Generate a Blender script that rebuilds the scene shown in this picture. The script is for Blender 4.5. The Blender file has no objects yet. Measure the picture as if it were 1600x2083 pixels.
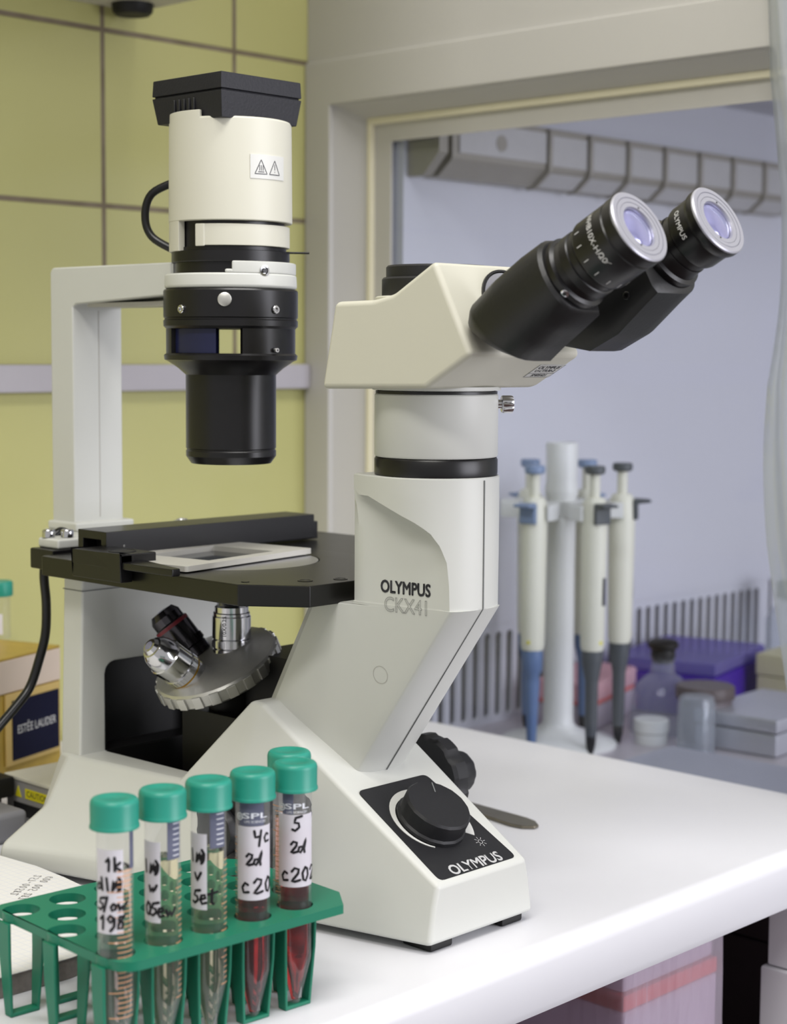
import bpy, bmesh, math, random
from mathutils import Vector as V, Matrix
random.seed(4)
PI = math.pi
sc = bpy.context.scene
COL = sc.collection
sin, cos = math.sin, math.cos
def rad(a): return a * PI / 180

# ------------------------------------------------------------------ materials
def srgb(r, g, b):
    f = lambda c: c / 12.92 if c <= .04045 else ((c + .055) / 1.055) ** 2.4
    return (f(r / 255), f(g / 255), f(b / 255), 1)
MATS = {}
def mat(name, rgb, rough=.45, metal=0, var=.04, scale=60, bump=0, coat=0, trans=0, ior=1.45, spec=.5, aniso=0):
    m = bpy.data.materials.new(name); m.use_nodes = True
    nt = m.node_tree; b = nt.nodes['Principled BSDF']
    c = srgb(*rgb)
    if var:
        tc = nt.nodes.new('ShaderNodeTexCoord'); nz = nt.nodes.new('ShaderNodeTexNoise')
        nz.inputs['Scale'].default_value = scale; nz.inputs['Detail'].default_value = 3
        nt.links.new(tc.outputs['Object'], nz.inputs['Vector'])
        mx = nt.nodes.new('ShaderNodeMix'); mx.data_type = 'RGBA'
        mx.inputs[6].default_value = tuple(x * (1 - var) for x in c[:3]) + (1,)
        mx.inputs[7].default_value = tuple(min(1, x * (1 + var)) for x in c[:3]) + (1,)
        nt.links.new(nz.outputs[0], mx.inputs[0]); nt.links.new(mx.outputs[2], b.inputs['Base Color'])
        if bump:
            bp = nt.nodes.new('ShaderNodeBump'); bp.inputs['Strength'].default_value = bump; bp.inputs['Distance'].default_value = .0006
            nt.links.new(nz.outputs[0], bp.inputs['Height']); nt.links.new(bp.outputs[0], b.inputs['Normal'])
    else:
        b.inputs['Base Color'].default_value = c
    b.inputs['Roughness'].default_value = rough; b.inputs['Metallic'].default_value = metal
    b.inputs['Coat Weight'].default_value = coat; b.inputs['Coat Roughness'].default_value = .08
    b.inputs['Transmission Weight'].default_value = trans; b.inputs['IOR'].default_value = ior
    b.inputs['Specular IOR Level'].default_value = spec
    MATS[name] = m
    return m
def thin(name, rgb, gloss=.12, mixdiff=0, drgb=(220, 220, 225), rough=.05):
    """thin clear plastic or glass: tinted transparency, a fresnel gloss and some milkiness"""
    m = bpy.data.materials.new(name); m.use_nodes = True; nt = m.node_tree
    for n in list(nt.nodes): nt.nodes.remove(n)
    out = nt.nodes.new('ShaderNodeOutputMaterial')
    tr = nt.nodes.new('ShaderNodeBsdfTransparent'); tr.inputs[0].default_value = srgb(*rgb)
    gl = nt.nodes.new('ShaderNodeBsdfGlossy'); gl.inputs['Roughness'].default_value = rough
    lw = nt.nodes.new('ShaderNodeLayerWeight'); lw.inputs[0].default_value = .25
    mr = nt.nodes.new('ShaderNodeMapRange'); mr.inputs[3].default_value = gloss * .4; mr.inputs[4].default_value = min(1, gloss * 4)
    nt.links.new(lw.outputs['Facing'], mr.inputs[0])
    ms = nt.nodes.new('ShaderNodeMixShader')
    nt.links.new(mr.outputs[0], ms.inputs[0]); nt.links.new(tr.outputs[0], ms.inputs[1]); nt.links.new(gl.outputs[0], ms.inputs[2])
    last = ms
    if mixdiff:
        df = nt.nodes.new('ShaderNodeBsdfDiffuse'); df.inputs[0].default_value = srgb(*drgb)
        tl = nt.nodes.new('ShaderNodeBsdfTranslucent'); tl.inputs[0].default_value = srgb(*drgb)
        ad = nt.nodes.new('ShaderNodeMixShader'); ad.inputs[0].default_value = .35
        nt.links.new(df.outputs[0], ad.inputs[1]); nt.links.new(tl.outputs[0], ad.inputs[2])
        m2 = nt.nodes.new('ShaderNodeMixShader'); m2.inputs[0].default_value = mixdiff
        nt.links.new(ms.outputs[0], m2.inputs[1]); nt.links.new(ad.outputs[0], m2.inputs[2]); last = m2
    nt.links.new(last.outputs[0], out.inputs[0])
    MATS[name] = m
    return m

CREAM = mat('cream enamel', (201, 202, 197), .38, var=.012, scale=25)
CREAM2 = mat('warm cream plastic', (203, 201, 187), .42, var=.012, scale=25)
BLACK = mat('black anodised metal', (17, 16, 18), .32, var=.15, scale=200, spec=.5)
STAGEB = mat('black stage plate', (16, 15, 14), .3, var=.2, scale=300)
BLACKM = mat('matt black plastic', (26, 26, 29), .5, var=.1, scale=300, bump=.15)
BLACKP = mat('black textured plastic', (27, 27, 33), .55, var=.1, scale=600, bump=.3)
BLACKG = mat('black binocular plastic', (24, 24, 25), .42, var=.12, scale=500, bump=.15)
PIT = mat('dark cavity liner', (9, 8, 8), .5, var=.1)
NAVYB = mat('dark blue filter slider', (26, 30, 66), .35, var=.05)
CHROME = mat('chrome', (205, 205, 208), .14, 1, var=.02)
STEEL = mat('brushed steel', (200, 199, 194), .4, .8, var=.08, scale=180)
ALU = mat('satin aluminium', (200, 200, 205), .38, 1, var=.04)
ALUP = mat('silver eyepiece ring', (176, 176, 186), .35, .55, var=.02)
LENS = mat('lens glass with painted reflection', (150, 150, 196), .08, .55, var=.2, scale=120, coat=1)  # lavender base colour stands in for the bright window reflected in the lens
GREYP = mat('grey holder paint', (178, 176, 170), .45, var=.03)
INK = mat('dark print', (52, 52, 58), .5, var=.05)
OUTL = mat('faint outline print', (112, 112, 112), .5, var=0)
WHITEPR = mat('pale print', (205, 205, 205), .5, var=.02)
GREYPR = mat('grey print', (120, 122, 122), .5, var=.02)
STICK = mat('white sticker', (206, 206, 202), .4, var=.01)
GOLD = mat('gold objective band', (176, 136, 50), .3, .8, var=.05)
REDB = mat('red objective band', (120, 30, 42), .4, var=.05)
TEAL = mat('teal cap plastic', (38, 138, 120), .36, var=.03)
GREEN = mat('green rack plastic', (22, 114, 88), .42, var=.04)
TUBE = thin('clear tube plastic', (252, 252, 253), .07, .05, (245, 247, 250))
LABEL = thin('paper tape label', (240, 236, 240), .02, .87, (240, 238, 245), .5)
PEN = mat('black marker ink', (16, 14, 20), .5, var=.1)
TICK = mat('orange graduation print', (216, 160, 118), .5, var=.05)
TICKW = mat('white graduation print', (225, 228, 235), .5, var=.02)
PATCH = thin('blue grey writing patch', (150, 155, 175), .03, .62, (148, 152, 176), .4)
def liquid(name, rgb):
    m = mat(name, rgb, .02, var=0, trans=1, ior=1.33); return m
LIQ1 = liquid('pale brown liquid', (240, 222, 216)); LIQ2 = liquid('pale green liquid', (244, 238, 206))
LIQR = liquid('red liquid', (214, 58, 60)); LIQP = liquid('pink liquid', (236, 170, 160))
TABLE = mat('white laminate', (216, 216, 221), .36, var=.012, scale=30, coat=.0)
HOODW = mat('white cabinet enamel', (190, 188, 184), .45, var=.015, scale=10)
HOODI = mat('cabinet inner panel', (208, 208, 214), .5, var=.012, scale=8)
BEAD = mat('cream bead', (232, 226, 200), .4, var=.02)
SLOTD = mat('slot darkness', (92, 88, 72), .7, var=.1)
LAMPG = mat('lamp fixture metal', (165, 160, 150), .4, .25, var=.06)
LAMPW = mat('lamp reflector', (196, 194, 192), .4, .2, var=.05)
PANE = thin('window glass', (240, 242, 246), .022, .0)
FILM = thin('plastic film', (244, 246, 248), .18, .33, (228, 233, 240), .10)
PIPB = mat('pipette ivory plastic', (226, 224, 206), .4, var=.02)
PIPBLUE = mat('pipette blue plastic', (92, 116, 156), .42, var=.04)
PIPBLU2 = mat('pipette slate blue plastic', (128, 146, 176), .42, var=.04)
PIPGREY = mat('pipette grey plastic', (78, 82, 86), .45, var=.04)
STANDW = mat('stand white plastic', (222, 222, 218), .4, var=.02)
PINKL = thin('pink box lid', (253, 232, 236), .05, .82, (255, 214, 220), .2)
CLEARB = thin('frosted clear box', (240, 230, 240), .05, .78, (246, 236, 246), .3)
PINKS = mat('coral tray', (244, 140, 132), .5, var=.03)
PURP = mat('purple rack plastic', (66, 28, 150), .45, var=.05)
PURPL = thin('lavender clear lid', (190, 180, 232), .08, .38, (172, 162, 226), .2)
GLASS = thin('clear glass', (240, 243, 245), .07, .16, (232, 234, 240))
BROWN = mat('brown jar plastic', (104, 94, 96), .5, var=.04)
JARLID = mat('brown jar lid', (88, 76, 74), .45, var=.04)
METB = mat('grey metal box', (192, 193, 200), .35, .5, var=.03)
LIDG = thin('smoky plastic lid', (215, 216, 224), .08, .68, (214, 215, 224), .2)
LIME = mat('lime plastic', (96, 186, 30), .4, var=.03)
OLIVE = mat('cream card', (206, 200, 160), .5, var=.05)
GOLDB = mat('gold patterned card', (178, 150, 66), .4, .15, var=.3, scale=45)
CARD = mat('pale card band', (206, 190, 176), .5, var=.03)
NAVY = mat('navy sign', (6, 8, 40), .6, var=.05, spec=.2)
GOLDF = mat('gold sign frame', (206, 178, 110), .4, .2, var=.08)
DEVG = mat('grey device paint', (150, 148, 146), .45, var=.03)
DEVW = mat('white device lid', (208, 206, 192), .4, var=.02)
PLUG = mat('grey plug plastic', (128, 128, 134), .5, var=.03)
YEL = mat('yellow warning label', (222, 212, 40), .45, var=.02)
PAPER = mat('notebook paper', (226, 224, 222), .6, var=.01)
PAPERE = mat('page edges toned for shade', (120, 114, 110), .7, var=.25, scale=400)  # page edges coloured dark to stand for the shadow side of the stack
RUBBER = mat('black rubber', (14, 13, 14), .55, var=.1)
CABLEM = mat('black cable', (20, 20, 22), .3, var=.05)
DARKC = mat('dark brown cabinet', (78, 68, 70), .5, var=.06)
FLOORM = mat('dark red floor', (62, 40, 36), .5, var=.15, scale=12)
SHELFM = mat('grey cabinet board', (190, 186, 170), .5, var=.03)

def tiles():
    m = bpy.data.materials.new('glazed yellow tiles'); m.use_nodes = True; nt = m.node_tree; b = nt.nodes['Principled BSDF']
    tc = nt.nodes.new('ShaderNodeTexCoord'); sp = nt.nodes.new('ShaderNodeSeparateXYZ'); nt.links.new(tc.outputs['Object'], sp.inputs[0])
    def line(sock, off, pitch=.1452, half=.0022):
        a = nt.nodes.new('ShaderNodeMath'); a.operation = 'SUBTRACT'; nt.links.new(sock, a.inputs[0]); a.inputs[1].default_value = off
        d = nt.nodes.new('ShaderNodeMath'); d.operation = 'PINGPONG'; nt.links.new(a.outputs[0], d.inputs[0]); d.inputs[1].default_value = pitch / 2
        r = nt.nodes.new('ShaderNodeMapRange'); nt.links.new(d.outputs[0], r.inputs[0])
        r.inputs[1].default_value = half * .7; r.inputs[2].default_value = half * 1.25
        return r.outputs[0]
    l1 = line(sp.outputs['Y'], .1830); l2 = line(sp.outputs['Z'], .5915)
    mn = nt.nodes.new('ShaderNodeMath'); mn.operation = 'MINIMUM'; nt.links.new(l1, mn.inputs[0]); nt.links.new(l2, mn.inputs[1])
    lo = nt.nodes.new('ShaderNodeMath'); lo.operation = 'LESS_THAN'; nt.links.new(sp.outputs['Z'], lo.inputs[0]); lo.inputs[1].default_value = .303
    m2 = nt.nodes.new('ShaderNodeMath'); m2.operation = 'MAXIMUM'; nt.links.new(mn.outputs[0], m2.inputs[0]); nt.links.new(lo.outputs[0], m2.inputs[1]); mn = m2   # plain glazed wall below the border strip
    nz = nt.nodes.new('ShaderNodeTexNoise'); nz.inputs['Scale'].default_value = 6; nt.links.new(tc.outputs['Object'], nz.inputs[0])
    n2 = nt.nodes.new('ShaderNodeTexNoise'); n2.inputs['Scale'].default_value = 40; nt.links.new(tc.outputs['Object'], n2.inputs[0])
    cr = nt.nodes.new('ShaderNodeMix'); cr.data_type = 'RGBA'; cr.inputs[6].default_value = srgb(178, 176, 116); cr.inputs[7].default_value = srgb(186, 183, 126)
    nt.links.new(nz.outputs[0], cr.inputs[0])
    g = nt.nodes.new('ShaderNodeMix'); g.data_type = 'RGBA'; g.inputs[6].default_value = srgb(92, 80, 58); g.inputs[7].default_value = srgb(140, 128, 110)
    nt.links.new(n2.outputs[0], g.inputs[0])
    mx = nt.nodes.new('ShaderNodeMix'); mx.data_type = 'RGBA'; nt.links.new(mn.outputs[0], mx.inputs[0]); nt.links.new(g.outputs[2], mx.inputs[6]); nt.links.new(cr.outputs[2], mx.inputs[7])
    nt.links.new(mx.outputs[2], b.inputs['Base Color'])
    rr = nt.nodes.new('ShaderNodeMapRange'); nt.links.new(mn.outputs[0], rr.inputs[0]); rr.inputs[3].default_value = .8; rr.inputs[4].default_value = .16
    nt.links.new(rr.outputs[0], b.inputs['Roughness'])
    bp = nt.nodes.new('ShaderNodeBump'); bp.inputs['Distance'].default_value = .002; bp.inputs['Strength'].default_value = .5
    nt.links.new(mn.outputs[0], bp.inputs['Height']); nt.links.new(bp.outputs[0], b.inputs['Normal'])
    return m
def ruled():
    m = bpy.data.materials.new('squared notebook paper'); m.use_nodes = True; nt = m.node_tree; b = nt.nodes['Principled BSDF']
    tc = nt.nodes.new('ShaderNodeTexCoord'); sp = nt.nodes.new('ShaderNodeSeparateXYZ'); nt.links.new(tc.outputs['Object'], sp.inputs[0])
    outs = []
    for ax in 'XY':
        d = nt.nodes.new('ShaderNodeMath'); d.operation = 'PINGPONG'; nt.links.new(sp.outputs[ax], d.inputs[0]); d.inputs[1].default_value = .0025
        r = nt.nodes.new('ShaderNodeMapRange'); nt.links.new(d.outputs[0], r.inputs[0]); r.inputs[1].default_value = .0001; r.inputs[2].default_value = .0003
        outs.append(r.outputs[0])
    mn = nt.nodes.new('ShaderNodeMath'); mn.operation = 'MINIMUM'; nt.links.new(outs[0], mn.inputs[0]); nt.links.new(outs[1], mn.inputs[1])
    mx = nt.nodes.new('ShaderNodeMix'); mx.data_type = 'RGBA'; nt.links.new(mn.outputs[0], mx.inputs[0])
    mx.inputs[6].default_value = srgb(212, 214, 222); mx.inputs[7].default_value = srgb(226, 225, 224)
    nt.links.new(mx.outputs[2], b.inputs['Base Color']); b.inputs['Roughness'].default_value = .65
    return m
TILES = tiles(); RULED = ruled()

# ------------------------------------------------------------------ mesh helpers
ORG = {}
def org(o): return ORG.get(o.name, V((0, 0, 0))) if o else V((0, 0, 0))
def thing(name, loc, label=None, cat=None, group=None, rz=0):
    o = bpy.data.objects.new(name, None); COL.objects.link(o); o.location = loc; o.rotation_euler = (0, 0, rz)
    o.empty_display_size = .01
    if label: tag(o, label, cat, group)
    ORG[o.name] = V(loc) if rz == 0 else V((0, 0, 0))
    return o
def tag(o, label, cat, group=None):
    o['label'] = label; o['category'] = cat
    if group: o['group'] = group
    return o
def structure(o): o['kind'] = 'structure'; return o
def bevel_bm(bm, w, seg=3, ang=28):
    bmesh.ops.recalc_face_normals(bm, faces=bm.faces[:])
    es = [e for e in bm.edges if len(e.link_faces) == 2 and e.calc_face_angle(0) > rad(ang)]
    if es: bmesh.ops.bevel(bm, geom=es, offset=w, segments=seg, profile=.5, affect='EDGES', clamp_overlap=True)
def obj(name, bm, m, parent=None, bev=0, seg=3, ang=28, smooth=38, loc=None, wn=True, weld=True):
    if weld: bmesh.ops.remove_doubles(bm, verts=bm.verts[:], dist=1e-6)
    if bev: bevel_bm(bm, bev, seg, ang)
    bmesh.ops.recalc_face_normals(bm, faces=bm.faces[:])
    off = org(parent) if loc is None else V(loc)
    for v in bm.verts: v.co -= off
    me = bpy.data.meshes.new(name); bm.to_mesh(me); bm.free()
    for p in me.polygons: p.use_smooth = True
    me.set_sharp_from_angle(angle=rad(smooth))
    for mm in (m if isinstance(m, (list, tuple)) else [m]): me.materials.append(mm)
    o = bpy.data.objects.new(name, me); COL.objects.link(o)
    if parent:
        o.parent = parent
        if loc is not None: o.location = V(loc) - org(parent)
    elif loc is not None: o.location = V(loc)
    ORG[o.name] = off
    if bev and wn:
        w = o.modifiers.new('normals', 'WEIGHTED_NORMAL'); w.keep_sharp = True
    return o
def NB(): return bmesh.new()
def poly(bm, pts, mi=0):
    f = bm.faces.new([bm.verts.new(p) for p in pts]); f.material_index = mi; return f
def box(bm, x0, x1, y0, y1, z0, z1, mi=0):
    v = [bm.verts.new((x, y, z)) for x in (x0, x1) for y in (y0, y1) for z in (z0, z1)]
    for q in ((0, 1, 3, 2), (4, 6, 7, 5), (0, 4, 5, 1), (2, 3, 7, 6), (0, 2, 6, 4), (1, 5, 7, 3)):
        bm.faces.new([v[i] for i in q]).material_index = mi
    return bm
def frame(O, ax, up=(0, 0, 1)):
    z = V(ax).normalized(); u = V(up)
    if abs(z.dot(u.normalized())) > .99: u = V((1, 0, 0))
    x = u.cross(z).normalized(); y = z.cross(x)
    return V(O), x, y, z
def obox(bm, O, ex, ey, ez, x0, x1, y0, y1, z0, z1):
    O = V(O); n = len(bm.verts)
    v = [bm.verts.new(O + V(ex) * x + V(ey) * y + V(ez) * z) for x in (x0, x1) for y in (y0, y1) for z in (z0, z1)]
    for q in ((0, 1, 3, 2), (4, 6, 7, 5), (0, 4, 5, 1), (2, 3, 7, 6), (0, 2, 6, 4), (1, 5, 7, 3)): bm.faces.new([v[i] for i in q])
    return bm
def lathe(bm, prof, O=(0, 0, 0), ax=(0, 0, 1), n=48, a0=None, a1=None, rfun=None, closed=False, mi=0):
    """prof = [(r, h)]; open profile gets end caps where r > 0; a0..a1 (degrees) turns a closed section through part of a circle"""
    O, ex, ey, ez = frame(O, ax)
    if abs(V(ax).normalized().z) > .999: ex, ey = V((1, 0, 0)), V((0, 1, 0))
    part = a0 is not None
    angs = [rad(a0) + (rad(a1) - rad(a0)) * i / n for i in range(n + 1)] if part else [2 * PI * i / n for i in range(n)]
    rings = []
    for a in angs:
        k = rfun(a) if rfun else 1
        rings.append([bm.verts.new(O + (ex * cos(a) + ey * sin(a)) * (r * (k if r > 1e-9 else 1)) + ez * h) for r, h in prof])
    m = len(prof); cnt = len(angs) if not part else len(angs) - 1
    for i in range(cnt):
        A = rings[i]; B = rings[(i + 1) % len(angs)]
        for j in range(m if closed else m - 1):
            j2 = (j + 1) % m
            try: bm.faces.new((A[j], B[j], B[j2], A[j2])).material_index = mi
            except ValueError: pass
    if part and closed:
        bm.faces.new(rings[0]).material_index = mi; bm.faces.new(rings[-1][::-1]).material_index = mi
    elif not part and not closed:
        for j in (0, m - 1):
            if prof[j][0] > 1e-9:
                bm.faces.new([r[j] for r in rings]).material_index = mi
    return bm
def cyl(bm, r, h0, h1, O=(0, 0, 0), ax=(0, 0, 1), n=32, ch=0):
    if ch: return lathe(bm, [(r - ch, h0), (r, h0 + ch), (r, h1 - ch), (r - ch, h1)], O, ax, n)
    return lathe(bm, [(r, h0), (r, h1)], O, ax, n)
def prism(bm, pts, f, d0, d1):
    """pts = 2-D outline, f(u, v, d) -> point; a prism between depths d0 and d1"""
    a = [bm.verts.new(f(u, v, d0)) for u, v in pts]; b = [bm.verts.new(f(u, v, d1)) for u, v in pts]
    bm.faces.new(a[::-1]); bm.faces.new(b); n = len(pts)
    for i in range(n): bm.faces.new((a[i], a[(i + 1) % n], b[(i + 1) % n], b[i]))
    return bm
XZ = lambda u, v, d: V((u, d, v))
YZ = lambda u, v, d: V((d, u, v))
XY = lambda u, v, d: V((u, v, d))
def loft(bm, rings, cap=True, closed=True):
    R = [[bm.verts.new(p) for p in r] for r in rings]; n = len(R[0])
    for A, B in zip(R, R[1:]):
        for j in range(n if closed else n - 1):
            try: bm.faces.new((A[j], A[(j + 1) % n], B[(j + 1) % n], B[j]))
            except ValueError: pass
    if cap: bm.faces.new(R[0][::-1]); bm.faces.new(R[-1])
    return bm
def tube(bm, pts, r, n=12, sub=6):
    """round bar through the points, smoothed"""
    P = [V(p) for p in pts]
    if sub > 1 and len(P) > 2:
        Q = []
        for i in range(len(P) - 1):
            p0, p1, p2, p3 = P[max(0, i - 1)], P[i], P[i + 1], P[min(len(P) - 1, i + 2)]
            for k in range(sub):
                t = k / sub
                Q.append(.5 * ((2 * p1) + (p2 - p0) * t + (2 * p0 - 5 * p1 + 4 * p2 - p3) * t * t + (3 * p1 - p0 - 3 * p2 + p3) * t ** 3))
        Q.append(P[-1]); P = Q
    rings = []; up = V((.3, .2, .9))
    for i, p in enumerate(P):
        t = (P[min(i + 1, len(P) - 1)] - P[max(0, i - 1)]).normalized()
        x = (up - t * up.dot(t)).normalized(); y = t.cross(x); up = x
        rr = r[min(i // max(1, sub), len(r) - 1)] if isinstance(r, (list, tuple)) else r
        rings.append([p + (x * cos(2 * PI * k / n) + y * sin(2 * PI * k / n)) * rr for k in range(n)])
    return loft(bm, rings)
def strokes(bm, lines, w, f, step=.0012):
    """pen lines in (u, v), laid on a surface by f(u, v, lift)"""
    lift = .00012
    for L in lines:
        P = []
        for (a, b) in zip(L, L[1:]):
            d = math.hypot(b[0] - a[0], b[1] - a[1]); k = max(1, int(d / step))
            P += [(a[0] + (b[0] - a[0]) * i / k, a[1] + (b[1] - a[1]) * i / k) for i in range(k)]
        P.append(L[-1]); prev = None; lift += .00001
        for i, p in enumerate(P):
            q0 = P[max(0, i - 1)]; q1 = P[min(len(P) - 1, i + 1)]
            dx, dy = q1[0] - q0[0], q1[1] - q0[1]; l = math.hypot(dx, dy) or 1
            nx, ny = -dy / l * w / 2, dx / l * w / 2
            cur = (bm.verts.new(f(p[0] + nx, p[1] + ny, lift)), bm.verts.new(f(p[0] - nx, p[1] - ny, lift)))
            if prev:
                try: bm.faces.new((prev[0], prev[1], cur[1], cur[0]))
                except ValueError: pass
            prev = cur
        for e in (P[0], P[-1]):
            bm.faces.new([bm.verts.new(f(e[0] + cos(k * PI / 4) * w / 2, e[1] + sin(k * PI / 4) * w / 2, lift + .000003)) for k in range(8)])
    return bm
def curve_mesh(c):
    o = bpy.data.objects.new('tmp', c); COL.objects.link(o)
    dg = bpy.context.evaluated_depsgraph_get(); dg.update()
    me = bpy.data.meshes.new_from_object(o.evaluated_get(dg))
    bpy.data.objects.remove(o); bm = bmesh.new(); bm.from_mesh(me); bpy.data.meshes.remove(me); bpy.data.curves.remove(c)
    return bm
def text(body, size, f, depth=.0002, bold=0, align='CENTER', sx=1, sub=0, spacing=1):
    c = bpy.data.curves.new('txt', 'FONT'); c.body = body; c.size = 1; c.extrude = 0; c.align_x = align; c.align_y = 'CENTER'
    c.resolution_u = 3; c.space_character = spacing
    bm = curve_mesh(c)
    rib = []
    if bold:
        c2 = bpy.data.curves.new('txt', 'FONT'); c2.body = body; c2.size = 1; c2.align_x = align; c2.align_y = 'CENTER'; c2.fill_mode = 'NONE'; c2.resolution_u = 3; c2.space_character = spacing
        b2 = curve_mesh(c2); rib = [[(v.co.x, v.co.y) for v in e.verts] for e in b2.edges]; b2.free()
    if sub:
        bmesh.ops.triangulate(bm, faces=bm.faces[:])
        for k in range(3):
            es = [e for e in bm.edges if e.calc_length() * size > sub]
            if es: bmesh.ops.subdivide_edges(bm, edges=es, cuts=1); bmesh.ops.triangulate(bm, faces=bm.faces[:])
    for v in bm.verts: v.co = f(v.co.x * size * sx, v.co.y * size, depth)
    if rib:
        w_ = bold * 2.4 * size
        strokes(bm, [[(a[0] * size * sx, a[1] * size), (b[0] * size * sx, b[1] * size)] for a, b in rib], w_, lambda u, v, d: f(u, v, depth), step=.003)
    return bm
def plate(outer, holes, f, d0, d1):
    """flat plate with cut-outs: outlines in (u, v)"""
    c = bpy.data.curves.new('pl', 'CURVE'); c.dimensions = '2D'; c.fill_mode = 'BOTH'; c.extrude = .5
    for L in [outer] + holes:
        s = c.splines.new('POLY'); s.points.add(len(L) - 1); s.use_cyclic_u = True
        for p, q in zip(s.points, L): p.co = (q[0], q[1], 0, 1)
    bm = curve_mesh(c)
    for v in bm.verts: v.co = f(v.co.x, v.co.y, d0 + (d1 - d0) * (v.co.z + .5))
    return bm
def circ(x, y, r, n=32): return [(x + r * cos(2 * PI * i / n), y + r * sin(2 * PI * i / n)) for i in range(n)]
def rrect(x0, x1, y0, y1, r, n=5):
    out = []
    for cx, cy, a in ((x1 - r, y1 - r, 0), (x0 + r, y1 - r, 90), (x0 + r, y0 + r, 180), (x1 - r, y0 + r, 270)):
        out += [(cx + r * cos(rad(a + 90 * i / n)), cy + r * sin(rad(a + 90 * i / n))) for i in range(n + 1)]
    return out
def boolean(bm, cutter):
    a = bpy.data.meshes.new('a'); bmesh.ops.recalc_face_normals(bm, faces=bm.faces[:]); bm.to_mesh(a); bm.free()
    b = bpy.data.meshes.new('b'); bmesh.ops.recalc_face_normals(cutter, faces=cutter.faces[:]); cutter.to_mesh(b); cutter.free()
    oa = bpy.data.objects.new('a', a); ob = bpy.data.objects.new('b', b); COL.objects.link(oa); COL.objects.link(ob)
    m = oa.modifiers.new('b', 'BOOLEAN'); m.object = ob; m.operation = 'DIFFERENCE'; m.solver = 'EXACT'
    dg = bpy.context.evaluated_depsgraph_get(); dg.update()
    me = bpy.data.meshes.new_from_object(oa.evaluated_get(dg))
    r = bmesh.new(); r.from_mesh(me)
    bpy.data.objects.remove(oa); bpy.data.objects.remove(ob)
    for x in (a, b, me): bpy.data.meshes.remove(x)
    return r
def copy_tree(src, parent=None):
    c = src.copy(); COL.objects.link(c); ORG[c.name] = ORG.get(src.name, V((0, 0, 0)))
    if parent: c.parent = parent
    for ch in list(src.children): copy_tree(ch, c)
    return c

# ================================================================== THE MICROSCOPE
# X runs towards the user of the microscope, Y along the bench front, Z up; the optical axis stands at X = Y = 0
S = .6
slope = lambda x: .0375 + S * (.212 - x)
mic = thing('inverted_microscope', (.04, 0, 0), 'cream inverted microscope with black stage and twin eyepieces standing on the white bench', 'microscope')

# base ---------------------------------------------------------------
def base_ring(x, pts):
    h = pts[:-1]
    r = [(x, -y, z) for y, z in h] + [(x, 0, pts[-1][1])] + [(x, y, z) for y, z in reversed(h)]
    return [V(p) for p in r]
ST = [
    (.2125, [(.0438, .005), (.0427, .013), (.0405, .026), (.0374, .0378), (0, .0378)]),
    (.139, [(.0607, .005), (.0575, .020), (.050, .05), (.0402, slope(.139)), (0, slope(.139))]),
    (.076, [(.0772, .005), (.075, .022), (.060, .065), (.0418, slope(.076)), (0, slope(.076))]),
    (.066, [(.080, .005), (.0778, .021), (.0620, .062), (.0425, .1195), (0, .1195)]),
    (.018, [(.0927, .005), (.0905, .020), (.0735, .040), (.0575, .0665), (0, .0665)]),
    (-.085, [(.1195, .005), (.1172, .017), (.083, .036), (.0650, .0655), (0, .0655)]),
    (-.0985, [(.103, .005), (.1005, .013), (.076, .030), (.062, .0655), (0, .0655)]),
    (-.108, [(.090, .005), (.0880, .013), (.070, .025), (.057, .036), (0, .036)]),
    (-.125, [(.065, .005), (.063, .0135), (.058, .016), (.050, .018), (0, .018)]),
]
bm = NB(); loft(bm, [base_ring(x, p) for x, p in ST]); bevel_bm(bm, .0028, 3, 24)
cut = box(NB(), -.0765, .044, -.0425, .0425, .036, .2)
nv_ = len(bm.verts); bm = boolean(bm, cut); print('base verts', nv_, len(bm.verts))
base = obj('base', bm, CREAM, mic, smooth=30)
base.modifiers.new('normals', 'WEIGHTED_NORMAL').keep_sharp = True
bm = NB()
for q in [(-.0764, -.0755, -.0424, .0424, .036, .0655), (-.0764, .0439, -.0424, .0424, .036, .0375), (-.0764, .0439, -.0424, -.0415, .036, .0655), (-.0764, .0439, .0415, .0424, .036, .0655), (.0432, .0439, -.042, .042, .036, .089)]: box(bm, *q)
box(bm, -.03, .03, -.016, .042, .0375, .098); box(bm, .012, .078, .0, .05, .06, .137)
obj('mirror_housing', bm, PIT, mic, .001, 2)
bm = NB()
for sy in (-1, 1):
    for (x, y) in ((.203, .033), (-.075, .1)):
        cyl(bm, .007, 0, .0055, (x, y * sy, 0), n=20, ch=.0008)
for o_ in [1]: pass
bm.free()
for sy in (-1, 1):
    for (x, y) in ((.2, .030), (-.075, .1)):
        b2 = NB()
        box(b2, x - .013, x + .009, y * sy - .009, y * sy + .009, 0, .006); obj('rubber_foot', b2, RUBBER, mic, .0015, 2)

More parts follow.
